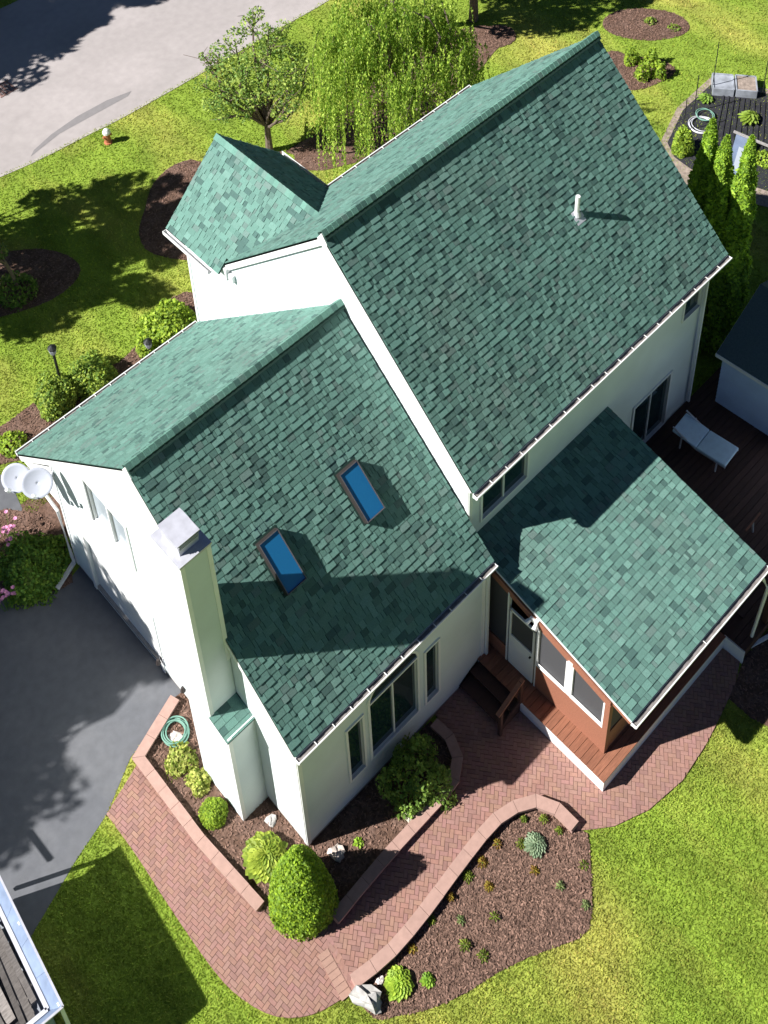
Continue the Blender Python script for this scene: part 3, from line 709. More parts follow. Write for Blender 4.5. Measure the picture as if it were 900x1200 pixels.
win_near(XWALL, 4.75, 6.15, 3.62, 5.02)['label'] = 'two light window high in the white gable'
# garage door
gd = MB(); y0_, y1_, z0_, z1_ = 4.55, 6.95, .02, 2.1
gd.box(XWALL - .02, XWALL + .0, y0_ - .1, y0_, .0, z1_ + .1).box(XWALL - .02, XWALL + .0, y1_, y1_ + .1, .0, z1_ + .1).box(XWALL - .02, XWALL + .0, y0_, y1_, z1_, z1_ + .1)
gdo = gd.build('garage_door', M['trim'], house)
for i in range(4):
    za = z0_ + i * (z1_ - z0_) / 4; MB().box(XWALL + .075, XWALL + .10, y0_ + .005, y1_ - .005, za + .006, za + (z1_ - z0_) / 4 - .006).build('door_panel', M['trim'], gdo)

# --- chimney
M['capmetal'] = mat('cap_metal', (.50, .50, .55), .45, .10, 8., metal=.15)
CD, C0, C1, C2, CZT, CZS = .46, 1.20, 1.67, 2.40, 8.22, 3.22
cx1 = .13
cb = MB()
cb.box(-CD, XWALL + .01, C0, C2, 0, CZS)
cb.box(-CD + .0, cx1, C1, C2, CZS, CZT - .05)
ch = cb.build('chimney', M['siding'], house); ch['label'] = 'tall square chimney clad in white siding on the gable end'
cbd = MB()
for (x, y, z0c, z1c, dy) in ((-CD, C0, .05, CZS, 1), (-CD, C1, CZS + .1, CZT - .06, 1)):
    cbd.box(x - .012, x + .07, y - .013, y - .001, z0c, z1c)
    cbd.box(x - .012, x - .001, y, y + .07, z0c, z1c)
cbd.box(cx1 - .07, cx1 + .012, C1 - .013, C1 - .001, 4.6, CZT - .06)
cbd.build('corner_board', M['trim'], ch)
sh_ = MB(); sh_.slab([(-CD - .04, C0 - .03, CZS - .03), (XWALL, C0 - .03, CZS - .03), (XWALL, C1 + .0, CZS + .16), (-CD - .04, C1, CZS + .16)], (0, 0, -.03))
sho = sh_.build('shoulder_roof', M['felt'], ch)
for r in range(4):
    a = -CD - .04
    while a < XWALL - .02:
        wd = rng.uniform(.12, .26); b = min(a + wd, XWALL); q = lambda f: (C0 - .03 + (C1 - C0 + .03) * f, CZS - .03 + .19 * f)
        (ya, za), (yb2, zb2) = q(r / 4), q((r + 1) / 4)
        MB().slab([(a + .002, ya, za + .014), (b - .002, ya, za + .014), (b - .002, yb2, zb2 + .004), (a + .002, yb2, zb2 + .004)], (0, 0, -.012), tone()).build('shingle', M['shingle'], sho)
        a = b
MB().box(-CD - .03, cx1 + .03, C1 - .03, C2 + .03, CZT - .05, CZT).build('chimney_cap', M['capmetal'], ch)
fl = MB(); fx0, fx1, fy0, fy1 = -.36, .03, C1 + .13, C2 - .13
fl.box(fx0, fx1, fy0, fy1, CZT + .003, CZT + .13)
fo = fl.build('flue', M['capmetal'], ch)
for k in range(3): MB().box(fx0 - .012, fx1 + .012, fy0 - .012, fy1 + .012, CZT + .15 + k * .035, CZT + .165 + k * .035).build('louvre', M['capmetal'], fo)
fp = MB()
for x in (fx0, fx1 - .02):
    for y in (fy0, fy1 - .02): fp.box(x, x + .02, y, y + .02, CZT + .13, CZT + .30)
fp.box(fx0 + .02, fx1 - .02, fy0 + .02, fy1 - .02, CZT + .13, CZT + .295); fp.build('flue_post', M['bronze'], fo)
MB().slab([(fx0 - .03, fy0 - .03, CZT + .32), (fx1 + .03, fy0 - .03, CZT + .32), (fx1 + .03, fy1 + .03, CZT + .32), (fx0 - .03, fy1 + .03, CZT + .32)], (0, 0, -.025)).build('flue_lid', M['capmetal'], fo)

# --- skylights
M['rim'] = mat('skylight_rim_metal', (.16, .15, .16), .4, .08, 8., metal=.3)
def skylight(xa, xb, lab):
    zr = lambda y, h: WHR - SW * (WYR - y)
    U = np.array([1., 0, 0]); V_ = np.array([0, 1, SW]); V_ /= np.linalg.norm(V_); N_ = np.cross(U, V_)
    y0s, y1s = 1.56, 2.29; c = np.array([(xa + xb) / 2, (y0s + y1s) / 2 + .02, WHR - SW * (WYR - (y0s + y1s) / 2 - .02)]); hl = (y1s - y0s) / 2 * math.sqrt(1 + SW * SW); hw = (xb - xa) / 2; H = .16
    s = MB(); w_ = .022
    for sg in (-1, 1):
        s.obox(c + U * sg * (hw - w_ / 2) + N_ * H / 2, U * w_ / 2, V_ * hl, N_ * H / 2); s.obox(c + V_ * sg * (hl - w_ / 2) + N_ * H / 2, U * (hw - w_), V_ * w_ / 2, N_ * H / 2)
    so_ = s.build('skylight', M['bronze'], house); so_['label'] = lab
    t = MB()
    for sg in (-1, 1):
        t.obox(c + U * sg * (hw - w_ / 2 - .002) + N_ * (H + .008), U * (w_ / 2 - .004), V_ * (hl - .004), N_ * .006); t.obox(c + V_ * sg * (hl - w_ / 2 - .002) + N_ * (H + .006), U * (hw - w_ - .004), V_ * (w_ / 2 - .004), N_ * .006)
    t.build('skylight_rim', M['rim'], so_)
    MB().obox(c + N_ * (H - .02), U * (hw - w_ + .002), V_ * (hl - w_ + .002), N_ * .006).build('pane', M['skyglass'], so_)
    MB().obox(c + N_ * .016, U * (hw + .035), V_ * (hl + .04), N_ * .003).build('flashing', M['felt'], so_)
skylight(1.38, 1.84, 'skylight nearer the chimney, half in its shadow'); skylight(3.34, 3.80, 'skylight in full sun near the two storey wall')

# --- vent pipe
vx, vy = 10.5, 2.50; vz = MHR - SM * (MYR - vy)
vp = MB().tube([(vx, vy, vz - .05), (vx, vy, vz + .53)], .05, 12).build('vent_pipe', M['pvc'], house, smooth=False)
MB().tube([(vx, vy, vz - .02), (vx, vy, vz + .08)], [.10, .055], 12).build('pipe_boot', M['galv'], vp)
n_ = np.array([0, -SM, 1.]) / math.hypot(SM, 1); MB().obox(np.array([vx, vy - .04, vz - .04 * SM]) + n_ * .018, (.13, 0, 0), np.array([0, 1, SM]) / math.hypot(1, SM) * .15, n_ * .002).build('flashing', M['galv'], vp)

# --- wall fittings
for (u, v) in ((188, 773), (217, 805)):
    p = GX(u, v, XWALL - .04); fo_ = MB().box(XWALL - .02, XWALL, p[1] - .07, p[1] + .07, p[2] - .1, p[2] + .1).build('wall_fitting', M['galv'], house)
    MB().tube([(XWALL - .10, p[1], p[2] + .07), (XWALL - .10, p[1], p[2] - .06)], [.03, .06], 8).build('nozzle', M['bronze'], fo_)

# ------------------------------------------------------------------ screened porch (part of the house)
DX0, DY0, DZ = 4.85, -3.15, .49
PWX, PWY, PFX = 5.235, -2.84, 9.30
# white skirting boards
MB().box(DX0, DX0 + .03, DY0, -1.08, 0, DZ - .035).build('deck_skirting', M['trim'], house)
MB().box(DX0 + .032, 8.80, DY0, DY0 + .03, 0, DZ - .035).build('deck_skirting', M['trim'], house)
MB().box(8.802, 8.832, -3.60, DY0 + .03, 0, DZ - .035).build('deck_skirting', M['trim'], house)
pf = MB().box(DX0 + .04, 8.80, DY0 + .04, MY, DZ - .12, DZ - .032).build('porch_floor', M['darkdeck'], house)
n = 27; wy = (MY - DY0) / n
for i in range(n):
    ya = DY0 - .02 + i * wy; x0b = DX0 - .03; MB().box(x0b, 8.8, ya + .004, ya + wy - .004, DZ - .03, DZ + rng.uniform(-.001, .002), jit((1, 1, 1), .18)).build('floor_board', M['deck'], pf)
# near wall: low stained panel, door, screens
pw = MB(); T = .07
pw.box(PWX, PWX + T, PWY, -1.12, DZ, 1.34)
pw.box(PWX, PWX + T, -.36, MY - .01, DZ, .95)
pno = pw.build('porch_wall', M['stain'], house)
MB().box(PWX + .03, PWX + .036, -.36, MY - .01, .95, 2.98).build('screen', M['screen'], house)
zroof = lambda y: PZ - SP * (MY - y) - .16
def post(x, y, z0_, z1_, a, b, m='stain', name='porch_post'): return MB().box(x, x + a, y, y + b, z0_, z1_).build(name, M[m], house)
post(PWX - .012, PWY - .012, DZ, zroof(PWY), .11, .11)
post(PWX - .01, -1.96, 1.34, zroof(-1.96), .085, .10, 'trim')
post(PWX - .008, -1.125, DZ, zroof(-1.12), .08, .03, 'trim'); post(PWX - .008, -.40, DZ, zroof(-.4), .08, .04, 'trim')
for (ya, yb2) in ((-2.74, -1.965), (-1.855, -1.13)):
    f = MB(); za = 1.34; zt = lambda y: zroof(y) - .10
    f.box(PWX - .015, PWX + .05, ya, yb2, za, za + .045)
    f.box(PWX - .014, PWX + .05, ya, ya + .035, za + .047, zt(ya)); f.box(PWX - .014, PWX + .05, yb2 - .03, yb2, za + .047, zt(yb2))
    fo_ = f.build('screen_window', M['trim'], house)
    MB().slab([(PWX + .03, ya + .03, za + .04), (PWX + .03, yb2 - .03, za + .04), (PWX + .03, yb2 - .03, zt(yb2) + .05), (PWX + .03, ya + .03, zt(ya) + .05)], (.006, 0, 0)).build('screen', M['screen'], fo_)
    MB().box(PWX - .02, PWX + .0, ya + .04, yb2 - .04, za + .10, za + .125).build('screen_bar', M['trim'], fo_)
# header under the porch rake
hd = MB(); hd.slab([(PWX, PWY, zroof(PWY) + .09), (PWX, MY, zroof(MY) + .09), (PWX, MY, zroof(MY) - .10), (PWX, PWY, zroof(PWY) - .10)], (.035, 0, 0)); hd.build('header_beam', M['stain'], house)
# door
dr = MB(); ya, yb2 = -1.06, -.44
dr.box(PWX - .02, PWX + .02, ya, yb2, DZ + .05, 1.62).box(PWX - .02, PWX + .02, ya, ya + .04, 1.62, 2.5).box(PWX - .02, PWX + .02, yb2 - .04, yb2, 1.62, 2.5).box(PWX - .02, PWX + .02, ya, yb2, 2.46, 2.52)
dro = dr.build('porch_door', M['trim'], house); MB().box(PWX, PWX + .008, ya + .04, yb2 - .04, 1.62, 2.46).build('screen', M['screen'], dro)
MB().tube([(PWX - .03, ya + .06, 1.5), (PWX - .07, ya + .06, 1.5)], .02, 8).build('handle', M['black'], dro)
# long side and far side of the porch
ps = MB(); ps.box(PWX + .10, PFX, PWY, PWY + T, DZ, 1.10); ps.build('porch_wall', M['stain'], house)
MB().box(PFX, PFX + T, PWY, MY - .01, DZ, 1.1).build('porch_wall', M['stain'], house)
for x in (6.5, 7.9, PFX): post(x, PWY - .01, DZ, zroof(PWY), .09, .09)
for a, b in ((5.27, 6.5), (6.59, 7.9), (7.99, PFX)):
    so2 = MB().box(a, b, PWY + .0, PWY + .05, 1.10, 1.15).box(a, b, PWY + .0, PWY + .05, zroof(PWY) - .12, zroof(PWY) - .07).build('screen_window', M['stain'], house)
    MB().box(a, b, PWY + .02, PWY + .026, 1.15, zroof(PWY) - .12).build('screen', M['screen'], so2)
MB().box(PWX + .1, PFX, PWY, PWY + T, zroof(PWY) - .07, zroof(PWY) + .03).build('header_beam', M['stain'], house)
MB().box(PFX + .03, PFX + .036, PWY + .1, MY - .01, 1.1, zroof(PWY)).build('screen', M['screen'], house)
# flood light at the porch rake
p = GX(626, 727, PX0 - .06); fl_ = MB().box(p[0] - .02, p[0] + .05, p[1] - .09, p[1] + .09, p[2] - .07, p[2] + .04).build('flood_light', M['trim'], house)
for s_ in (-1, 1): MB().tube([(p[0] - .02, p[1] + s_ * .07, p[2] - .02), (p[0] - .12, p[1] + s_ * .10, p[2] - .06)], [.035, .055], 8).build('lamp_head', M['trim'], fl_)
# steps
st = thing('steps', 'brown wooden steps going up to the white porch door', 'steps', (4.4, -.5, 0))
sx = MB()
for k, (xa, z) in enumerate(((4.60, .33), (4.32, .17))):
    MB().box(xa - .02, xa + .29, -1.06, .02, z - .035, z).build('tread', M['darkdeck'], st)
for y in (-1.10, .03): MB().slab([(4.28, y, 0), (4.84, y, 0), (4.84, y, .46), (4.6, y, .36), (4.28, y, .18)], (0, .03, 0)).build('stringer', M['darkdeck'], st)
MB().bar((4.80, -1.12, .49), (4.80, -1.12, 1.30), .07).build('newel_post', M['darkdeck'], st); MB().bar((4.22, -1.12, 0), (4.22, -1.12, .95), .07).build('newel_post', M['darkdeck'], st)
MB().bar((4.12, -1.12, .92), (4.85, -1.12, 1.32), .09, .035).build('handrail', M['stain'], st)
# ------------------------------------------------------------------ open deck
dk = thing('deck', 'dark brown board deck behind the porch with a lounger on it', 'deck', (12, -2, 0))
n = 31; y0d, y1d = -3.60, .68; wy = (y1d - y0d) / n
for i in range(n):
    MB().box(9.38 if y0d + i * wy > -3.2 else 8.84, 14.6, y0d + i * wy + .004, y0d + (i + 1) * wy - .004, DZ - .04, DZ - .012 + rng.uniform(-.001, .002), jit((1, 1, 1), .2)).build('deck_board', M['darkdeck'], dk)
MB().box(8.84, 14.6, y0d + .01, y1d - .01, .2, DZ - .045).build('deck_frame', M['darkdeck'], dk)
for x in (9.6, 11.2, 12.8, 14.45): MB().box(x, x + .1, -3.58, -3.48, DZ - .01, 1.25).build('railing_post', M['darkdeck'], dk)
MB().box(9.6, 14.55, -3.57, -3.49, 1.25, 1.29).build('handrail', M['darkdeck'], dk)
for i in range(40): MB().box(9.75 + i * .12, 9.785 + i * .12, -3.55, -3.51, DZ + .05, 1.25).build('baluster', M['darkdeck'], dk)

# ------------------------------------------------------------------ chaise lounge
def lounger():
    h = .36 + DZ; c = np.array(G(850, 512 + 12, h)); a = np.array(G(797, 488, h + .25)); b = np.array(G(858, 536, h)); d = b - a; d /= np.linalg.norm(d); s = np.array([-d[1], d[0]]); wd = .31
    r = thing('sun_lounger', 'pale blue padded sun lounger on the dark deck', 'sun lounger', (float(a[0]), float(a[1]), DZ))
    L2 = np.linalg.norm(np.array(G(858, 536, h)) - a); m1 = a + d * L2 * .46
    P = lambda q, z: (float(q[0]), float(q[1]), float(z))
    def pad(q0, z0_, q1, z1_, name, t=.07):
        q0, q1 = np.array(q0), np.array(q1); m_ = MB(); m_.slab([P(q0 - s * wd, z0_), P(q1 - s * wd, z1_), P(q1 + s * wd, z1_), P(q0 + s * wd, z0_)], (0, 0, -t)); o = m_.build(name, M['cloth'], r)
        bv = o.modifiers.new('soft', 'BEVEL'); bv.width = .025; bv.segments = 2; return o
    pad(a, h + .08, m1 - d * .003, h, 'backrest'); pad(m1 + d * .003, h, b, h + .02, 'seat')
    for q, zz in ((a + d * .25, h + .08), (b - d * .2, h - .08)):
        for sg in (-1, 1): MB().bar(P(q + s * sg * wd, zz), P(q + s * sg * (wd + .02), DZ), .03).build('leg', M['galv'], r)
    for sg in (-1, 1): MB().bar(P(a + s * sg * (wd - .02), h + .17), P(m1 + s * sg * (wd - .02), h - .09), .03).bar(P(m1 + s * sg * (wd - .02), h - .09), P(b + s * sg * (wd - .02), h - .07), .03).build('frame_rail', M['galv'], r)
lounger()
# small wooden prop on the deck edge
pr = thing('garden_tool', 'reddish wooden handle with a metal head resting on the deck', 'tool', (*G(882, 612, DZ), DZ))
a = (*G(874, 622, DZ + .5), DZ + .5); b = (*G(891, 601, DZ + .5), DZ + .5)
MB().bar(a, b, .035, .03).build('handle', M['stain'], pr); MB().bar(((a[0] + b[0]) / 2, (a[1] + b[1]) / 2, DZ + .5), ((a[0] + b[0]) / 2 + .1, (a[1] + b[1]) / 2, DZ), .03).build('leg', M['galv'], pr)

# ------------------------------------------------------------------ neighbouring shed at the right edge
sh = thing('shed', 'white sided shed with a dark roof at the right edge beyond the deck', 'shed', (*G(870, 480), 0))
def shed():
    zt = 2.3; a = np.array(G(849, 412, zt)); b = np.array(G(905, 447, zt)); d = b - a; d /= np.linalg.norm(d); s = np.array([-d[1], d[0]]); s = s if s[0] > 0 else -s
    L = 4.6; Wd = 3.2; q = lambda i, j, z: (*(a + d * i + s * j), z)
    m_ = MB(); 
    m_.poly([q(0, 0, 0), q(L, 0, 0), q(L, 0, zt), q(0, 0, zt)]).poly([q(0, 0, 0), q(0, Wd, 0), q(0, Wd, zt), q(0, Wd / 2, zt + .8), q(0, 0, zt)]).poly([q(0, Wd, 0), q(L, Wd, 0), q(L, Wd, zt), q(0, Wd, zt)]).poly([q(L, 0, 0), q(L, Wd, 0), q(L, Wd, zt), q(L, Wd / 2, zt + .8), q(L, 0, zt)])
    wl = m_.build('wall', M['shedwall'], sh)
    for k in range(16):
        z = .12 + k * .135; f0, f1, g0, g1 = q(0, -.034, z), q(L, -.034, z), q(L, -.008, z + .134), q(0, -.008, z + .134); MB().poly([f0, f1, g0, g1]).poly([q(0, -.004, z), q(L, -.004, z), f1, f0]).build('siding_board', M['shedwall'], wl)
    for j0, j1, z0_, z1_ in ((-.14, Wd / 2, zt - .06, zt + .8), (Wd + .14, Wd / 2, zt - .06, zt + .8)):
        m2 = MB(); tp = [q(-.12, j0, z0_ + .03), q(L + .1, j0, z0_ + .03), q(L + .1, j1, z1_ + .03), q(-.12, j1, z1_ + .03)]
        m2.slab(tp, (0, 0, -.05)); m2.build('roof', M['shedroof'], sh)
    MB().slab([q(-.13, -.16, zt - .03), q(L + .1, -.16, zt - .03), q(L + .1, -.13, zt - .03), q(-.13, -.13, zt - .03)], (0, 0, -.1)).build('fascia', M['trim'], sh)
    MB().slab([q(-.125, -.15, zt - .04), q(-.125, Wd / 2, zt + .82), q(-.10, Wd / 2, zt + .82), q(-.10, -.15, zt - .04)], (0, 0, -.1)).build('rake_board', M['trim'], sh)
shed()

# ------------------------------------------------------------------ vegetation
def leaves(P, size, cols, aspect=1.6, normal=None, nj=.6, weights=None, droop=0.):
    """one quad leaf (kite) per point"""
    n = len(P); 
    d = rng.normal(size=(n, 3)); 
    if droop: d[:, 2] -= droop * 2
    d /= np.linalg.norm(d, axis=1)[:, None]
    nr = rng.normal(size=(n, 3)) * nj
    nr[:, 2] += .5
    if normal is not None: nr += normal
    s = np.cross(d, nr); s /= np.linalg.norm(s, axis=1)[:, None] + 1e-9
    L = (size * rng.uniform(.6, 1.3, n))[:, None]; 
    V = np.stack([P - d * L * .5, P + s * L / aspect / 2, P + d * L * .5, P - s * L / aspect / 2], 1).reshape(-1, 3)
    F = np.arange(len(V)).reshape(-1, 4); ci = rng.choice(len(cols), n, p=weights); C = np.array(cols)[ci] * rng.uniform(.75, 1.25, (n, 1))
    return V, F, C
def clump_points(centers, radii, n):
    k = len(centers); w_ = np.array(radii) ** 2; w_ = w_ / w_.sum(); i = rng.choice(k, n, p=w_)
    d = rng.normal(size=(n, 3)); d /= np.linalg.norm(d, axis=1)[:, None]; r = rng.uniform(.35, 1.05, n) ** .6
    return np.array(centers)[i] + d * (np.array(radii)[i] * r)[:, None], d
def limb(mb, a, b, r0, r1, bend=.15, n=5):
    a, b = np.array(a, float), np.array(b, float); L = np.linalg.norm(b - a); off = rng.normal(size=3) * L * bend; off[2] = abs(off[2])
    pts = [a + (b - a) * t + off * math.sin(math.pi * t) for t in np.linspace(0, 1, n)]; mb.tube(pts, list(np.linspace(r0, r1, n)), 6); return pts
LG = [(1, 1, 1), (1.35, 1.15, .9), (.7, .8, .8), (1.7, 1.5, 1.2)]
def tree(x, y, h, cr, label, name='tree', fork=.35, nl=9000, leaf=.13, cols=LG, ch=None, nclump=26, group=None, tr=.14, lean=(0, 0), flat=1., sparse=1.):
    r = thing(name, label, 'tree', (x, y, 0), group); t = MB(); fz = h * fork; ch = ch or (h - fz) * .5
    f = np.array([x + lean[0] * .3, y + lean[1] * .3, fz]); t.tube([(x, y, 0), (x + lean[0] * .1, y + lean[1] * .1, fz * .5), tuple(f)], [tr * 1.25, tr, tr * .85], 8)
    cc = np.array([x + lean[0], y + lean[1], h - ch]); cen = []; rad = []
    for i in range(nclump):
        d = rng.normal(size=3); d /= np.linalg.norm(d); k = rng.uniform(.35, .92) ** .7
        c = cc + d * np.array([cr, cr, ch * flat]) * k; cen.append(c); rad.append(cr * rng.uniform(.16, .32) * sparse)
    for i in range(min(nclump, 14)):
        p = limb(t, f - (0, 0, rng.uniform(0, .2)), cen[i] , tr * .45, tr * .08, .1)
        for _ in range(2): limb(t, p[2], cen[rng.integers(nclump)] * .5 + p[2] * .5, tr * .18, tr * .05, .2, 4)
    t.build('trunk', M['bark'], r)
    P, d = clump_points(cen, rad, nl); V, F, C = leaves(P, leaf, cols, normal=d * .4)
    link('crown', tri_mesh('crown', V, F, C, M['leaf']), r)
    return r

# small tree behind the front gable
bx, by = G(316, 178)
def small_tree():
    r = thing('tree', 'small loose crowned tree with forked trunk behind the small front gable', 'tree', (bx, by, 0)); t = MB()
    ctr = lambda u, v, z: np.array([*G(u, v, z), z])
    f = ctr(313, 148, 1.0); t.tube([(bx, by, 0), tuple((np.array([bx, by, 0]) + f) / 2), tuple(f)], [.13, .10, .09], 8)
    cen = []; rad = []
    ends = [(258, 62, 3.4, .45), (275, 45, 3.8, .4), (290, 30, 4.0, .35), (255, 90, 3.0, .5), (262, 118, 2.4, .5), (280, 100, 2.8, .55), (300, 70, 3.6, .6), (322, 52, 3.8, .55), (236, 100, 2.9, .28), (246, 122, 2.4, .3), (358, 78, 3.2, .35), (360, 108, 2.7, .3), (300, 16, 4.2, .3), (332, 32, 3.9, .3), (340, 68, 3.4, .5), (350, 95, 3.0, .45), (342, 118, 2.6, .45), (318, 95, 3.2, .6), (300, 110, 2.6, .5), (285, 130, 2.0, .4), (328, 130, 2.2, .35), (350, 60, 3.2, .35), (312, 40, 4.1, .4), (270, 78, 3.3, .45), (238, 66, 3.2, .18), (245, 78, 3.1, .2), (262, 135, 2.0, .3), (335, 90, 3.4, .5), (290, 85, 3.4, .5)]
    for u, v, z, rr in ends:
        c = ctr(u, v, z); cen.append(c); rad.append(rr * .9); p = limb(t, f, c, .055, .012, .12)
        for _ in range(3): limb(t, p[3], c + rng.normal(size=3) * rr * .6, .018, .006, .2, 3)
    t.build('trunk', M['bark'], r)
    P, d = clump_points(cen, np.array(rad) * .95, 6800); V, F, C = leaves(P, .095, [(.95, 1.0, 1.4), (1.5, 1.35, 1.7), (.6, .75, .9), (1.9, 1.6, 1.9)], normal=d * .4)
    link('crown', tri_mesh('crown', V, F, C, M['leaf']), r)
small_tree()

def weeping_tree():
    zc = 5.0; c = np.array([*G(468, 98, zc - 1.2), 0.]); r = thing('tree', 'large weeping tree with long drooping light green strands behind the roof', 'tree', (float(c[0]), float(c[1]), 0)); t = MB()
    t.tube([(c[0], c[1], 0), (c[0] + .1, c[1], 1.5), (c[0], c[1] + .1, 3)], [.28, .22, .18], 8); f = c + (0, 0, 3)
    V = []; F = []; C = []; nv = 0; H = []
    P_all = []
    for i in range(125):
        a = rng.uniform(0, 2 * math.pi); k = math.sqrt(rng.uniform(.0, 1)); R = 2.45 * k * (1 + .12 * math.sin(3 * a + 1)); top = c + np.array([math.cos(a) * R, math.sin(a) * R, zc + 1.3 - 2.4 * k * k + rng.normal() * .4])
        if i < 34: limb(t, f, top, .07, .015, .12)
        Lb = rng.uniform(1.4, 3.6) * (.6 + .5 * k); sp = rng.uniform(.10, .30)
        for s_ in range(rng.integers(9, 15)):
            a2 = a + rng.normal() * .9; L = Lb * rng.uniform(.6, 1.1); n = int(L * 26); tt = np.linspace(0, 1, n)
            out = rng.uniform(.05, .32); base = top + rng.normal(size=3) * (sp, sp, .10)
            x = base[0] + math.cos(a2) * out * (1 - np.exp(-tt * 3)); y = base[1] + math.sin(a2) * out * (1 - np.exp(-tt * 3)); z = base[2] + .12 * np.sin(tt * 3) - L * tt ** 1.3
            q = np.stack([x, y, np.maximum(z, .3)], 1) + rng.normal(size=(n, 3)) * .02; P_all.append(q)
            if rng.random() < .06: t.tube([q[0], q[n // 2], q[-1]], [.012, .008, .004], 4)
    P = np.concatenate(P_all); V, F, C = leaves(P, .095, [(1.35, 1.3, .9), (1.75, 1.6, 1.3), (.75, .9, .7), (2.2, 1.9, 1.9)], aspect=2.3, droop=1.6, nj=.9)
    t.build('trunk', M['bark'], r); link('crown', tri_mesh('crown', V, F, C, M['leaf']), r); print('weep leaves', len(F))
weeping_tree()

# sparse tree at the left edge, and the trees outside the frame whose shade lies on road, lawn and drive
tree(*G(24, 345), 4.0, .85, 'thin small leaved tree at the left edge of the lawn', nl=1500, leaf=.08, cols=[(.45, .5, .9), (.8, .75, 1.1), (.35, .4, .6)], tr=.05, nclump=16, sparse=.9, lean=(-.5, .3))

def place_tree_for_shadow(u, v, zc, **k):
    """tree whose crown (height zc) throws its shade on photograph point (u, v)"""
    p = np.array(G(u, v)); d = -np.array([math.cos(SUN_AZ), math.sin(SUN_AZ)]) * zc / math.tan(SUN_EL); q = p - d; return float(q[0]), float(q[1])
DK = [(.7, .8, .7), (1, 1, 1), (.5, .6, .6)]
SHT = [(10, 35, 7.5, 3.0, 9.5), (-70, 40, 8, 3.4, 10.5), (75, 18, 9.0, 2.2, 11), (150, -22, 9.0, 2.0, 11), (-10, 60, 8, 1.8, 9.5)]
for i, (u, v, zc, cr, hh) in enumerate(SHT):
    x, y = place_tree_for_shadow(u, v, zc); 
    tree(x, y, hh, cr, ('wide', 'tallest wide', 'slim', 'slim farther', 'small')[i] + ' leafy street tree beyond the left edge shading the road', nl=7000, leaf=.26, cols=DK, group='street trees beyond the left edge', ch=cr * .95, tr=.2)
for i, (u, v, zc, cr, hh) in enumerate([(60, 262, 4.5, 1.9, 6), (135, 262, 6.0, 1.9, 7.5), (40, 340, 4.8, 1.7, 6.2), (120, 330, 6., 1.5, 7.3), (180, 245, 7, 1.2, 8)]):
    x, y = place_tree_for_shadow(u, v, zc)
    tree(x, y, hh, cr, ('low', 'broad', 'small round', 'narrow', 'tall thin')[i] + ' leafy lawn tree outside the left edge shading the grass', nl=4000, leaf=.18, cols=DK, group='lawn trees outside the left edge', ch=cr * .8, tr=.15, nclump=18)
for i, (u, v, zc, cr, hh) in enumerate([(20, 755, 7.5, 2.2, 9.5), (-75, 850, 8, 2.4, 10), (100, 725, 9.5, 1.7, 11.3), (75, 795, 9.0, 1.1, 10.2), (55, 690, 8, 1.5, 9.5), (150, 760, 9.5, .9, 10.5), (10, 835, 8.5, 1.5, 10), (-60, 950, 8.6, 1.7, 10.3)]):
    x, y = place_tree_for_shadow(u, v, zc)
    tree(x, y, hh, cr, ('tall', 'taller', 'broad', 'narrow', 'round', 'small', 'loose', 'low')[i] + ' leafy tree outside the left edge shading the driveway', nl=3500, leaf=.19, cols=DK, group='trees outside the left edge by the driveway', ch=cr * .9, tr=.2, nclump=30)
for i, (u, v, zc, cr, hh) in enumerate([(630, 8, 4.5, 1.9, 6.2), (735, -18, 5, 1.3, 6.2)]):
    x, y = place_tree_for_shadow(u, v, zc)
    tree(x, y, hh, cr, 'round leafy tree beyond the top edge shading the back lawn' if i == 0 else 'smaller leafy tree beyond the top edge shading the back lawn', nl=6000, leaf=.16, cols=DK, ch=cr * .8, tr=.14)

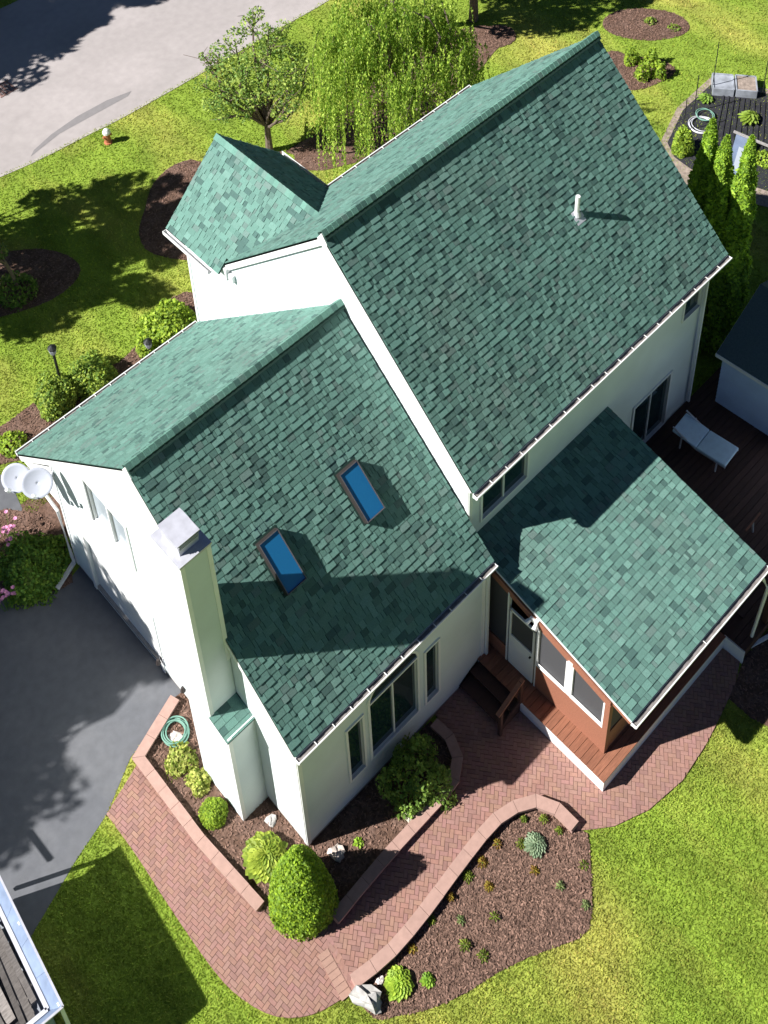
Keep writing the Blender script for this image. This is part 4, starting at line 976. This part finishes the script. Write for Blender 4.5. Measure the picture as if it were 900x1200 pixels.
def bush(px, z0_, rx, rz, label, name='shrub', n=2600, leaf=.07, cols=LG, lump=.14, cat='shrub', mt='leaf', cone=0., core=True, world=None, group=None, aspect=1.6, parts=True, xy=None):
    x, y = xy if xy else G(*px)
    r = thing(name, label, cat, (x, y, 0), group)
    # lumpy core of dense inner twigs plus leaves over it
    k = 9; ph = rng.uniform(0, 6, 8)
    def rad(d):
        a = np.arctan2(d[:, 1], d[:, 0]); e = d[:, 2]
        return 1 + lump * (np.sin(3 * a + ph[0] + 2 * e) * .5 + np.sin(5 * a + ph[1] - 4 * e) * .35 + np.sin(8 * e + ph[2] + 2 * a) * .3)
    d = rng.normal(size=(n, 3)); d[:, 2] = np.abs(d[:, 2]) * 1.0 - .15; d /= np.linalg.norm(d, axis=1)[:, None]
    def shape(d, s):
        q = d * rad(d)[:, None] * s; hfrac = np.clip(q[:, 2], 0, 1.2); taper = 1 - cone * hfrac ** 1.4
        return np.stack([x + q[:, 0] * rx * taper, y + q[:, 1] * rx * taper, z0_ + rz * .12 + np.maximum(q[:, 2], -.1) * rz * .9], 1)
    P = shape(d, rng.uniform(.80, 1.04, (n, 1))); V, F, C = leaves(P, leaf, cols, normal=d * 1.3, aspect=aspect)
    link('foliage', tri_mesh('foliage', V, F, C, M[mt]), r)
    if core:
        nu, nv_ = 16, 10; vs = []; fs = []
        for j in range(nv_ + 1):
            for i in range(nu): t = 2 * math.pi * i / nu; e = -.12 + (math.pi / 2 + .12) * j / nv_; vs.append((math.cos(t) * math.cos(e), math.sin(t) * math.cos(e), math.sin(e)))
        vs = shape(np.array(vs), .80)
        for j in range(nv_):
            for i in range(nu): i2 = (i + 1) % nu; fs.append((j * nu + i, j * nu + i2, (j + 1) * nu + i2, (j + 1) * nu + i))
        link('inner_foliage', mesh_of('inner_foliage', [tuple(v) for v in vs], fs, [(.8, .8, .8)] * len(fs), M['leaf']), r)
    st_ = MB(); 
    for i in range(4): a = rng.uniform(0, 6.28); st_.tube([(x, y, 0), (x + math.cos(a) * rx * .35, y + math.sin(a) * rx * .35, rz * .6)], [.02, .008], 5)
    st_.build('stem', M['bark'], r)
    return r
YG = [(1.35, 1.3, .8), (1.8, 1.6, .9), (1.0, 1.05, .7)]
# conical bush at the wing corner
bush(None, 0, .60, 2.0, 'big bright green clipped egg shaped bush at the corner of the white wing', n=19000, leaf=.05, cols=[(1.15, 1.2, .6), (1.5, 1.45, .6), (.85, .95, .6)], lump=.05, cone=.38, xy=(-.53, -.58), aspect=1.3)
bush((487, 918), 0, .62, .95, 'wide dark green shrub inside the hooked wall under the arched window', n=3600, leaf=.08, cols=[(.9, 1.0, 1.1), (1.3, 1.3, 1.3), (.6, .7, .7)], lump=.38, core=False)
bush((251, 955), 0, .27, .36, 'small round bright green shrub beside the chimney foot', n=2600, leaf=.04, cols=YG, lump=.06)
bush((68, 470), 0, .55, .85, 'leafy green shrub at the foot of the black lamp post', n=3000, leaf=.085, cols=LG)
bush((108, 448), 0, .62, .8, 'leafy green shrub just right of the lamp post', n=3000, leaf=.09, cols=LG)
bush((200, 398), 0, .85, 1.0, 'wide lime green shrub beside the eave of the chimney wing', n=4500, leaf=.10, cols=YG)
bush((40, 668), 0, .80, .55, 'broad green perennial clump by the driveway with pink blooms beside it', n=4200, leaf=.085, cols=[(.8, 1.0, .9), (1.2, 1.25, .9), (.6, .8, .7)], lump=.25, cat='plant', name='perennial')
bush((799, 178), 0, .30, .95, 'small upright shrub at the near corner of the vegetable plot', n=1800, leaf=.08, cols=YG)
bush((15, 522), 0, .35, .3, 'low yellowish plant left of the wing eave', n=700, leaf=.08, cols=YG, cat='plant', name='perennial', core=False)
bush((20, 345), 0, .55, .6, 'low dark bush in the mulch at the left edge', n=900, leaf=.10, cols=DK, core=False)
# yellow variegated plants near the hose
for px, lab, rr in (((212, 893), 'yellow variegated plant below the coiled hose', .30), ((234, 917), 'yellow variegated plant against the chimney foot', .24)):
    bush(px, 0, rr, .22, lab, name='perennial', n=750, leaf=.085, cols=[(2.0, 1.45, 2.0), (2.6, 1.8, 2.8), (1.1, 1.0, .8)], cat='plant', core=False, lump=.3)
# hosta rosettes
def rosette(px, r_, h, n, label, cols, name='hosta', L=.2, wd=.08, xy=None):
    x, y = xy or G(*px); o = thing(name, label, 'plant', (x, y, 0)); m_ = MB()
    for i in range(n):
        t = i / n; a = i * 2.39996; rr = r_ * math.sqrt((i + 1) / n); z = h * (1 - .55 * (rr / r_) ** 2); d = np.array([math.cos(a), math.sin(a), 0]); s = np.array([-d[1], d[0], 0]) * wd * rng.uniform(.8, 1.15)
        c = np.array([x, y, z]) + d * (rr - L * .45); ll = L * rng.uniform(.8, 1.15); tilt = .45 - .9 * (rr / r_)
        p0 = c; p1 = c + d * ll * .35 + (0, 0, ll * .12 * (1 + tilt)); p2 = c + d * ll * .75 + (0, 0, ll * .10 * tilt); p3 = c + d * ll + (0, 0, -ll * .14)
        col = jit(cols[rng.integers(len(cols))], .15); dip = np.array([0, 0, .012])
        m_.poly([p0, p1 + s * .8 + dip, p2 + s * .8 + dip, p3], col); m_.poly([p0, p3, p2 - s * .8 + dip, p1 - s * .8 + dip], col)
    m_.build('leaves', M['leaf'], o); MB().tube([(x, y, 0), (x, y, h * .6)], [.03, .015], 6).build('stem', M['leaf'], o); return o
rosette((312, 1008), .36, .34, 110, 'bright lime leafy hosta between the chimney and the egg shaped bush', [(1.4, 1.2, .9), (1.0, .95, .7), (2.0, 1.6, 1.3)])
rosette((467, 1155), .22, .20, 60, 'larger lime leafed plant near the pointed rock at the end of the bed', [(1.5, 1.5, 1.0), (2.1, 1.9, 1.2)], name='perennial', L=.12, wd=.05)
rosette((501, 1150), .10, .12, 24, 'small green leafy plant just right of the lime leafed one', [(1.0, 1.2, .8), (1.4, 1.5, .9)], name='perennial', L=.08, wd=.035)
rosette((627, 992), .19, .16, 70, 'grey blue mounded plant near the curved wall end', [(1.0, .95, 3.2), (1.4, 1.2, 4.2)], name='perennial', L=.09, wd=.03)
rosette((420, 1001 - 12), .09, .08, 12, 'tiny green plant in the bed under the wing wall', [(1.4, 1.5, .8)], name='seedling', L=.07, wd=.03)
smalls = [(540, 1080, 'dusty green', 1), (505, 1079, 'yellow green', 0), (528, 1053, 'orange tipped', 2), (548, 1028, 'sparse', 0), (565, 1012, 'brown', 2), (583, 990, 'brown tipped', 2), (483, 1113, 'tiny brown', 2), (545, 1110, 'yellow green', 0), (579, 1076, 'pale', 0), (573, 1040, 'reddish twiggy', 2), (614, 962, 'small green', 0), (637, 962, 'small yellow', 0), (655, 975, 'yellow flowered', 0), (611, 990, 'low green', 0), (656, 1040, 'silvery', 1), (684, 1015, 'pale green', 0), (686, 1062, 'grey', 1), (626, 1022, 'bare twiggy', 2), (566, 1122, 'dark', 0)]
cs = [[(.7, .65, .6), (1.1, .9, .8)], [(.8, .7, 1.6), (1.2, 1.0, 2.2)], [(1.1, .45, .6), (1.5, .75, .7)]]
wh = ['next to the near end of the curved wall', 'beside the middle of the curved wall', 'in the middle of the large mulch bed', 'along the lawn side of the large mulch bed', 'inside the curved end of the large mulch bed']
for i, (u, v, a, k) in enumerate(smalls):
    rosette((u, v), rng.uniform(.05, .10), rng.uniform(.06, .14), int(rng.integers(10, 22)), f'{a} young plant about {["leftmost","left","centre","right","rightmost"][min(4, max(0, int((u - 480) / 43)))]} and {["high","middle","low"][min(2, max(0, int((v - 955) / 60)))]} in the large mulch bed, number-free seedling'.replace(', number-free seedling', ''), cs[k], name='seedling', L=.07, wd=.02)
# pink blooms
def blooms(px, n, spread, label):
    x, y = G(*px, .5); o = thing('flower_clump', label, 'flowers', (x, y, 0)); m_ = MB(); st_ = MB()
    for i in range(n):
        p = np.array([x, y, .5]) + rng.normal(size=3) * (spread, spread, .08); st_.tube([(x + (p[0] - x) * .4, y + (p[1] - y) * .4, 0), p], [.006, .004], 4, (.6, .8, .5))
        for k in range(6):
            a = k * 1.047; d = np.array([math.cos(a), math.sin(a), .35]) * .05; s = np.array([-d[1], d[0], 0]) * .5; m_.poly([p, p + d * .6 + s, p + d, p + d * .6 - s], jit((1, 1, 1), .25))
    m_.build('petals', M['petal'], o, kind='stuff'); st_.build('stems', M['leaf'], o, kind='stuff')
blooms((8, 622), 22, .14, 'pink flowers at the left edge above the green perennial clump')
blooms((4, 700), 16, .10, 'pink flowers at the left edge below the green perennial clump')
# arborvitae
def arbor(u, v, h, r_, label):
    x, y = G(u, v, h); o = thing('arborvitae', label, 'tree', (x, y, 0), 'arborvitae row by the vegetable plot')
    MB().tube([(x, y, 0), (x, y, h * .8)], [.08, .03], 6).build('trunk', M['bark'], o)
    n = 16000; z = rng.uniform(.02, 1, n) ** .85; a = rng.uniform(0, 6.283, n); prof = np.where(z < .55, 1.45 - .8 * z, 1.01) * (1 - z ** 3.2) ** .8; lum = 1 + .16 * np.sin(5 * a + z * 17) + .12 * np.sin(3 * a - z * 31)
    rr = r_ * prof * lum * rng.uniform(.72, 1.05, n); P = np.stack([x + np.cos(a) * rr, y + np.sin(a) * rr, z * h], 1); d = np.stack([np.cos(a), np.sin(a), .3 * np.ones(n)], 1)
    V, F, C = leaves(P, .13, [(1.2, 1.3, .7), (1.6, 1.6, .8), (.7, .85, .6)], normal=d * 1.2, aspect=1.9, droop=-.5); link('crown', tri_mesh('crown', V, F, C, M['leaf']), o)
arbor(836, 140, 7.2, .40, 'leftmost and tallest arborvitae beside the two storey house')
arbor(853, 160, 7.0, .40, 'arborvitae second from the house in the close row')
arbor(882, 160, 7.2, .36, 'slim arborvitae at the right, apart from the pair')
# young shrubs in the trio bed
for u, v, lab in ((739, 74, 'leftmost young shrub in the bed behind the tall roof'), (752, 92, 'front young shrub in the bed behind the tall roof'), (772, 90, 'right young shrub in the bed behind the tall roof'), (763, 76, 'rear small young shrub in the bed behind the tall roof')):
    bush((u, v), 0, .22, .6, lab, n=500, leaf=.09, cols=YG, core=False, lump=.3)
for u, v, lab in ((762, 26, 'low sprout in the middle of the oval mulch bed'), (790, 34, 'low sprout at the right of the oval mulch bed')): bush((u, v), 0, .2, .15, lab, name='seedling', n=150, leaf=.07, cols=LG, core=False, cat='plant')

# ------------------------------------------------------------------ vegetable plot
vg = thing('vegetable_plot', 'fenced vegetable plot covered with black fabric behind the arborvitae', 'garden plot', (*G(850, 150), 0))
edge = [G(*p) for p in ((835, 98), (905, 112), (960, 150), (930, 235), (800, 205), (782, 168), (800, 130))]
cen_ = np.mean(np.array(edge), 0)
sheet('gravel_edging', [tuple(cen_ + (np.array(p) - cen_) * 1.12) for p in edge], .02, M['gravel'], kind=None, parent=vg)
sheet('ground_fabric', edge, .03, M['fabric'], kind=None, parent=vg)
sheet('gravel_area', [G(*p) for p in ((790, 185), (818, 205), (818, 225), (808, 240), (790, 215))], .034, M['gravel'], kind=None, parent=vg)
sheet('gravel_area', [G(*p) for p in ((884, 220), (900, 225), (905, 245), (884, 240))], .034, M['gravel'], kind=None, parent=vg)
for i in range(9):
    P0, P1 = np.array(G(848 + i * 6, 112 + i * 1.2)), np.array(G(836 + i * 7, 172 + i * 2)); MB().bar((*P0, .045), (*P1, .045), .05, .03).build('fabric_fold', M['fabric'], vg)
for k, (u, v, lab) in enumerate((((847), 107, 'left low grey metal planter at the back of the vegetable plot'), ((874), 109, 'right low grey metal planter at the back of the vegetable plot'))):
    pl = thing('planter', lab, 'planter', (*G(u, v), 0)); a = np.array(G(u - 12, v + 5)); b = np.array(G(u + 12, v + 7)); d = b - a; n2 = np.array([-d[1], d[0]]); n2 /= np.linalg.norm(n2); n2 *= .7 * (1 if n2[1] > 0 else -1)
    c = [a, b, b + n2, a + n2]; 
    for i in range(4): MB().bar((*c[i], .17), (*c[(i + 1) % 4], .17), .04, .28).build('side_panel', M['canvas'], pl)
    MB().slab([(*(cc_), .28) for cc_ in c], (0, 0, -.02)).build('soil', M['gravel'] if k else M['canvas'], pl)
for u, v, tz, lab in ((834, 108, 2.0, 'thin black stake left of the grey planters'), (893, 112, 2.0, 'thin black stake right of the grey planters'), (813, 132, 1.5, 'thin black stake on the left side of the plot'), (800, 155, 1.3, 'thin black stake at the near left corner of the plot')):
    x, y = G(u, v); tag(MB().tube([(x, y, 0), (x, y, tz)], .014, 5).build('stake', M['black']), lab, 'stake')
def coil(px, r_, turns, name, m, label, z=.05, tr=.014, cat='hose', sq=1):
    x, y = G(*px); pts = []
    for i in range(turns * 24): a = i / 24 * 2 * math.pi; rr = r_ * (1 + .10 * math.sin(i * .21)) ; pts.append((x + math.cos(a) * rr + .03 * math.sin(i * .09), y + math.sin(a) * rr * sq + .03 * math.cos(i * .13), z + .012 * (i // 24) + .004 * math.sin(i)))
    return tag(MB().tube(pts, tr, 6).build(name, m, smooth=True), label, cat)
coil((206, 860), .24, 6, 'garden_hose', M['hose'], 'pale green garden hose coiled by the chimney at the driveway corner', tr=.016)
coil((822, 148), .35, 4, 'garden_hose', M['galv'], 'grey hose coiled on the black fabric of the vegetable plot')
coil((826, 138), .25, 2, 'garden_hose', M['hose'], 'short green hose loop on the black fabric of the vegetable plot', z=.12)
coil((566, 785), .09, 3, 'garden_hose', M['galv'], 'small grey hose loop in the dark corner between wing and steps')
x, y = G(862, 185); cf = thing('cold_frame', 'glass topped cold frame between the arborvitae', 'cold frame', (x, y, 0))
q = [G(*p) for p in ((862, 165), (880, 172), (866, 212), (852, 200))]; MB().slab([(*p, .35) for p in q], (0, 0, -.3)).build('frame', M['bluesteel'], cf); q2 = [G(*p, .36) for p in ((866, 172), (873, 175), (865, 200), (859, 196))]; MB().slab([(*p, .37) for p in q2], (0, 0, -.012)).build('pane', M['paleglass'], cf)
tag(MB().bar((*G(860, 154, .4), .4), (*G(905, 173, .4), .4), .07, .05).build('plank', M['oldwood']), 'long pale plank lying across the vegetable plot', 'plank')
rosette((877, 142), .26, .3, 40, 'pale green leafy vegetable on the black fabric', [(1.2, 1.15, .9)], name='vegetable_plant', L=.2, wd=.06)
rosette((826, 118), .2, .2, 26, 'dull green leafy vegetable at the left of the black fabric', [(1.1, 1.2, 1.0)], name='vegetable_plant', L=.14, wd=.05)
bush((895, 190), 0, .3, .35, 'leafy green plant at the right edge of the vegetable plot', n=500, leaf=.09, cols=YG, core=False, cat='plant', name='vegetable_plant')

# ------------------------------------------------------------------ stones
def rock(px, s, label, z=.0, sx=1, sy=1, sz=.7, rot=0, m='stone', name='rock', tintc=(1, 1, 1)):
    x, y = G(*px); me = MB(); nu, nv_ = 10, 7; vs = []; k = rng.uniform(0, 6, 4)
    for j in range(nv_):
        e = -math.pi / 2 + math.pi * j / (nv_ - 1)
        for i in range(nu):
            t = 2 * math.pi * i / nu; d = np.array([math.cos(t) * math.cos(e), math.sin(t) * math.cos(e), math.sin(e)]); d = np.sign(d) * np.abs(d) ** .7
            f_ = 1 + .22 * math.sin(3 * t + k[0] + 2 * e) + .12 * math.sin(5 * e + k[1] + t) + rng.uniform(-.07, .07); p = d * f_ * s * np.array([sx, sy, sz]); c_, s_ = math.cos(rot), math.sin(rot)
            vs.append((x + p[0] * c_ - p[1] * s_, y + p[0] * s_ + p[1] * c_, z + s * sz * .6 + p[2]))
    fs = [(j * nu + i, j * nu + (i + 1) % nu, (j + 1) * nu + (i + 1) % nu, (j + 1) * nu + i) for j in range(nv_ - 1) for i in range(nu)]
    return tag(link(name, mesh_of(name, vs, fs, [tintc] * len(fs), M[m])), label, 'rock')
rock((431, 1173), .20, 'pointed grey rock at the foot of the curved wall', sx=.75, sy=1.3, sz=.9, rot=.4)
rock((421, 1164), .09, 'small grey rock beside the pointed rock', sz=.8)
rock((395, 1001), .13, 'pale squarish stone in the bed between wing corner and wall', sx=1.0, sy=1.1, sz=.6, tintc=(1.4, 1.25, 1.15))
rock((445, 1150), .07, 'pale pebble at the left of the lime leafed plant', tintc=(1.7, 1.6, 1.6)); 
rock((318, 962), .10, 'flat grey stone by the wing corner above the hosta', sz=.4)
rock((206, 866), .13, 'pale flat stone inside the hose coil', sz=.35, tintc=(1.6, 1.5, 1.45))
rock((480, 958), .10, 'pale block under the dark green shrub', sz=.5, tintc=(1.4, 1.3, 1.1))
# ------------------------------------------------------------------ hydrant, lamp post, drain
x, y = G(127, 167); hs = .8; hy = thing('hydrant', 'small red brown roadside hydrant with a white top on the lawn', 'hydrant', (x, y, 0))
MB().tube([(x, y, 0), (x, y, .04), (x, y, .05), (x, y, .36), (x, y, .39)], [.13, .13, .095, .095, .11], 12).build('barrel', M['terra'], hy)
MB().tube([(x, y, .392), (x, y, .46), (x, y, .54), (x, y, .57)], [.125, .12, .07, .02], 12).build('cap', M['trim'], hy)
for a in (0, 1.57, 3.14): MB().tube([(x + .08 * math.cos(a), y + .08 * math.sin(a), .28), (x + .15 * math.cos(a), y + .15 * math.sin(a), .28)], .04, 8).build('nozzle', M['terra'], hy)
def lamp(u, v, h, label):
    x, y = G(u, v); o = thing('lamp_post', label, 'lamp', (x, y, 0)); MB().tube([(x, y, 0), (x, y, h)], .035, 8).build('pole', M['black'], o)
    MB().tube([(x, y, h), (x, y, h + .05), (x, y, h + .22), (x, y, h + .26), (x, y, h + .34)], [.04, .07, .10, .12, .02], 8).build('lantern', M['black'], o); MB().tube([(x, y, h + .06), (x, y, h + .2)], [.075, .103], 8).build('lamp_glass', M['dishgrey'], o)
lamp(75, 462, 1.55, 'black lantern post standing between two shrubs at the front bed'); lamp(178, 424, .55, 'short black path light beside the lime green shrub')
x, y = G(6, 104); M['rust'] = mat('dull_rust', (.25, .15, .13), .8, .15, 8.); dg = thing('storm_drain', 'rusty storm drain grate in the road', 'drain', (x, y, 0))
for i in range(5): MB().box(x - .3 + i * .12, x - .23 + i * .12, y - .25, y + .25, .014, .028).build('grate_bar', M['rust'], dg)
MB().box(x - .34, x + .30, y - .31, y - .26, .014, .03).build('frame', M['rust'], dg); MB().box(x - .34, x + .30, y + .26, y + .31, .014, .03).build('frame', M['rust'], dg)

# ------------------------------------------------------------------ satellite dishes
def dish(c, r_, aim, label):
    c = np.array(c, float); aim = np.array(aim, float); aim /= np.linalg.norm(aim); u_ = np.cross(aim, (0, 0, 1.)); u_ /= np.linalg.norm(u_); v_ = np.cross(u_, aim)
    o = thing('satellite_dish', label, 'satellite dish', tuple(c)); n, k = 28, 5; vs = []; fs = []
    for j in range(k + 1):
        rr = r_ * j / k
        for i in range(n): t = 2 * math.pi * i / n; vs.append(tuple(c + u_ * math.cos(t) * rr * 1.05 + v_ * math.sin(t) * rr * .95 + aim * (rr * rr / (4 * r_) * 1.0)))
    for j in range(k):
        for i in range(n): i2 = (i + 1) % n; fs.append((j * n + i, j * n + i2, (j + 1) * n + i2, (j + 1) * n + i))
    me = mesh_of('reflector', vs, fs, [(1, 1, 1)] * len(fs), M['dishgrey'], True); ob = link('reflector', me, o); sm = ob.modifiers.new('thick', 'SOLIDIFY'); sm.thickness = .015
    f_ = c + aim * .42 - v_ * r_ * .8
    MB().tube([c - v_ * r_ * .9, f_], .013, 6).build('feed_arm', M['dishgrey'], o); MB().tube([f_ + v_ * .02 - aim * .08, f_ + v_ * .05 + aim * .1], [.05, .035], 8).build('feed_horn', M['trim'], o)
    w = np.array([XWALL, W1 - .15, c[2] - .35]); MB().tube([c - aim * .02, c - aim * .12 - (0, 0, .15), (c[0] + .05, c[1] - .05, c[2] - .4), w], .022, 6).build('mast', M['galv'], o)
p1_ = GX(20, 560, -.55); p2_ = GX(44, 566, -.35)
dish(p1_, .30, (-.45, -.35, .75), 'left satellite dish, partly behind the other, at the wing corner')
dish(p2_, .31, (-.35, -.45, .75), 'right satellite dish in front at the wing corner')

# ------------------------------------------------------------------ debris container at the lower left
def container():
    H = 1.95; A = np.array(G(74, 1180, H)); B = np.array(G(-8, 1012, H)); d = B - A; L0 = np.linalg.norm(d); d /= L0; s = np.array([-d[1], d[0]]); s = s if s[0] < 0 else -s
    B = A + d * (L0 + .45); L = L0 + .45; Wd = 2.3
    o = thing('debris_container', 'open metal debris container with a pale flared rim at the lower left corner', 'container', (float(A[0]), float(A[1]), 0))
    P = lambda i, j, z: (float((A + d * i + s * j)[0]), float((A + d * i + s * j)[1]), z)
    k = .22
    for (a0, a1, b0, b1) in (((.0, .0), (L, .0), (L - k, k), (k, k)), ((L, .0), (L, Wd), (L - k, Wd - k), (L - k, k)), ((L, Wd), (0, Wd), (k, Wd - k), (L - k, Wd - k)), ((0, Wd), (0, 0), (k, k), (k, Wd - k))):
        nseg = 5 if abs(a0[0] - a1[0]) > 1 else 3
        for q in range(nseg):
            f0, f1 = q / nseg + .0008, (q + 1) / nseg - .0008; mix = lambda u_, v_, t: (u_[0] + (v_[0] - u_[0]) * t, u_[1] + (v_[1] - u_[1]) * t)
            p0, p1x, p2x, p3 = mix(a0, a1, f0), mix(a0, a1, f1), mix(b1, b0, f1), mix(b1, b0, f0)
            tp = [P(*p0, H), P(*p1x, H), P(*p2x, H - .30), P(*p3, H - .30)]
            if np.cross(np.array(tp[1]) - tp[0], np.array(tp[2]) - tp[1])[2] < 0: tp = tp[::-1]
            MB().slab(tp, (0, 0, -.02), jit((1, 1, 1), .1)).build('flare_panel', M['bluesteel'], o)
    rim = MB()
    cs_ = [(k, k), (L - k, k), (L - k, Wd - k), (k, Wd - k)]
    for i in range(4): a, b = cs_[i], cs_[(i + 1) % 4]; rim.bar(P(*a, H - .26), P(*b, H - .26), .07, .07)
    rim.build('rim', M['galv'], o)
    rim = MB(); cs2 = [(0, 0), (L, 0), (L, Wd), (0, Wd)]
    for i in range(4): a, b = cs2[i], cs2[(i + 1) % 4]; rim.bar(P(*a, H + .005), P(*b, H + .005), .035, .035)
    rim.build('outer_rim', M['capmetal'], o)
    b_ = MB()
    for i in range(4): a, b = cs_[i], cs_[(i + 1) % 4]; b_.bar(P(*a, (H + .02) / 2), P(*b, (H + .02) / 2), .05, H - .58)
    b_.build('body', M['bluesteel'], o)
    for i in (.1, L / 2, L - .1): MB().bar(P(i, .03, H - .05), P(i, .03, .2), .06).build('stake_post', M['trim'], o)
    fz = H - .75
    MB().slab([P(k, k, fz), P(L - k, k, fz), P(L - k, Wd - k, fz), P(k, Wd - k, fz)][::-1], (0, 0, -.08)).build('liner', M['canvas'], o)
    for q in range(2): MB().tube([P(.9 + q * (L - 1.8), .1, .32), P(.9 + q * (L - 1.8), .32, .32)], .32, 16).build('wheel', M['black'], o)
    # unseen bars, added and placed so that their shadow falls on the driveway
    zr = H + .75; back = lambda u, v: np.array([*(np.array(G(u, v)) + np.array([math.cos(SUN_AZ), math.sin(SUN_AZ)]) * zr / math.tan(SUN_EL)), zr])
    ra, rb, rc = back(60, 1008), back(35, 974), back(-25, 1016)
    MB().bar(ra, rb, .07).bar(rb, rc, .07).bar(rc, (rc[0], rc[1], .0), .07).build('shadow_bars', M['galv'], o)
    # torn shingles and boards
    n = 500; m_ = MB()
    for i in range(n):
        u_, v_ = rng.uniform(k + .1, L - k - .1), rng.uniform(k + .1, Wd - k - .1); a = rng.uniform(0, 3.14); e = np.array([math.cos(a), math.sin(a), rng.uniform(-.3, .3)]) * rng.uniform(.04, .13); f2 = np.array([-math.sin(a), math.cos(a), rng.uniform(-.3, .3)]) * rng.uniform(.02, .06); c = np.array(P(u_, v_, fz + rng.uniform(.02, .22)))
        m_.obox(c, e, f2, (0, 0, .005), tuple(rng.uniform(.2, .8) * np.array((1, .97, .95))))
    tag(m_.build('roof_debris', M['oldwood']), 'heap of torn grey roofing scraps filling the container', 'debris', kind='stuff')
    ws = [.10, .14, .09, .16, .12, .10, .15, .11, .13, .09, .14, .12]; v = k + .08
    for i, wd_ in enumerate(ws):
        sk = rng.uniform(-.12, .12); u0_, u1_ = k + rng.uniform(.03, .35), L - k - rng.uniform(.03, .4); c = rng.uniform(.25, .95); z = fz + .24 + rng.uniform(0, .12)
        lb = f"{['pale', 'grey', 'tan', 'dark grey'][(0 if c > .75 else 1 if c > .55 else 2 if c > .4 else 3)]} weathered board {['lying hard against the near rim', 'second from the near rim', 'third from the near rim', 'fourth from the near rim', 'fifth from the near rim', 'sixth from the near rim', 'just before the middle', 'in the middle of the load', 'just past the middle', 'third from the far rim', 'second from the far rim', 'lying against the far rim'][i]} of the container"
        tag(MB().bar(P(u0_, v + wd_ / 2, z), P(u1_, v + wd_ / 2 + sk, z + rng.uniform(-.05, .08)), wd_, .025, (c * 1.05, c, c * .95)).build('debris_board', M['oldwood']), lb, 'board', 'boards in the debris container'); v += wd_ + .02
container()
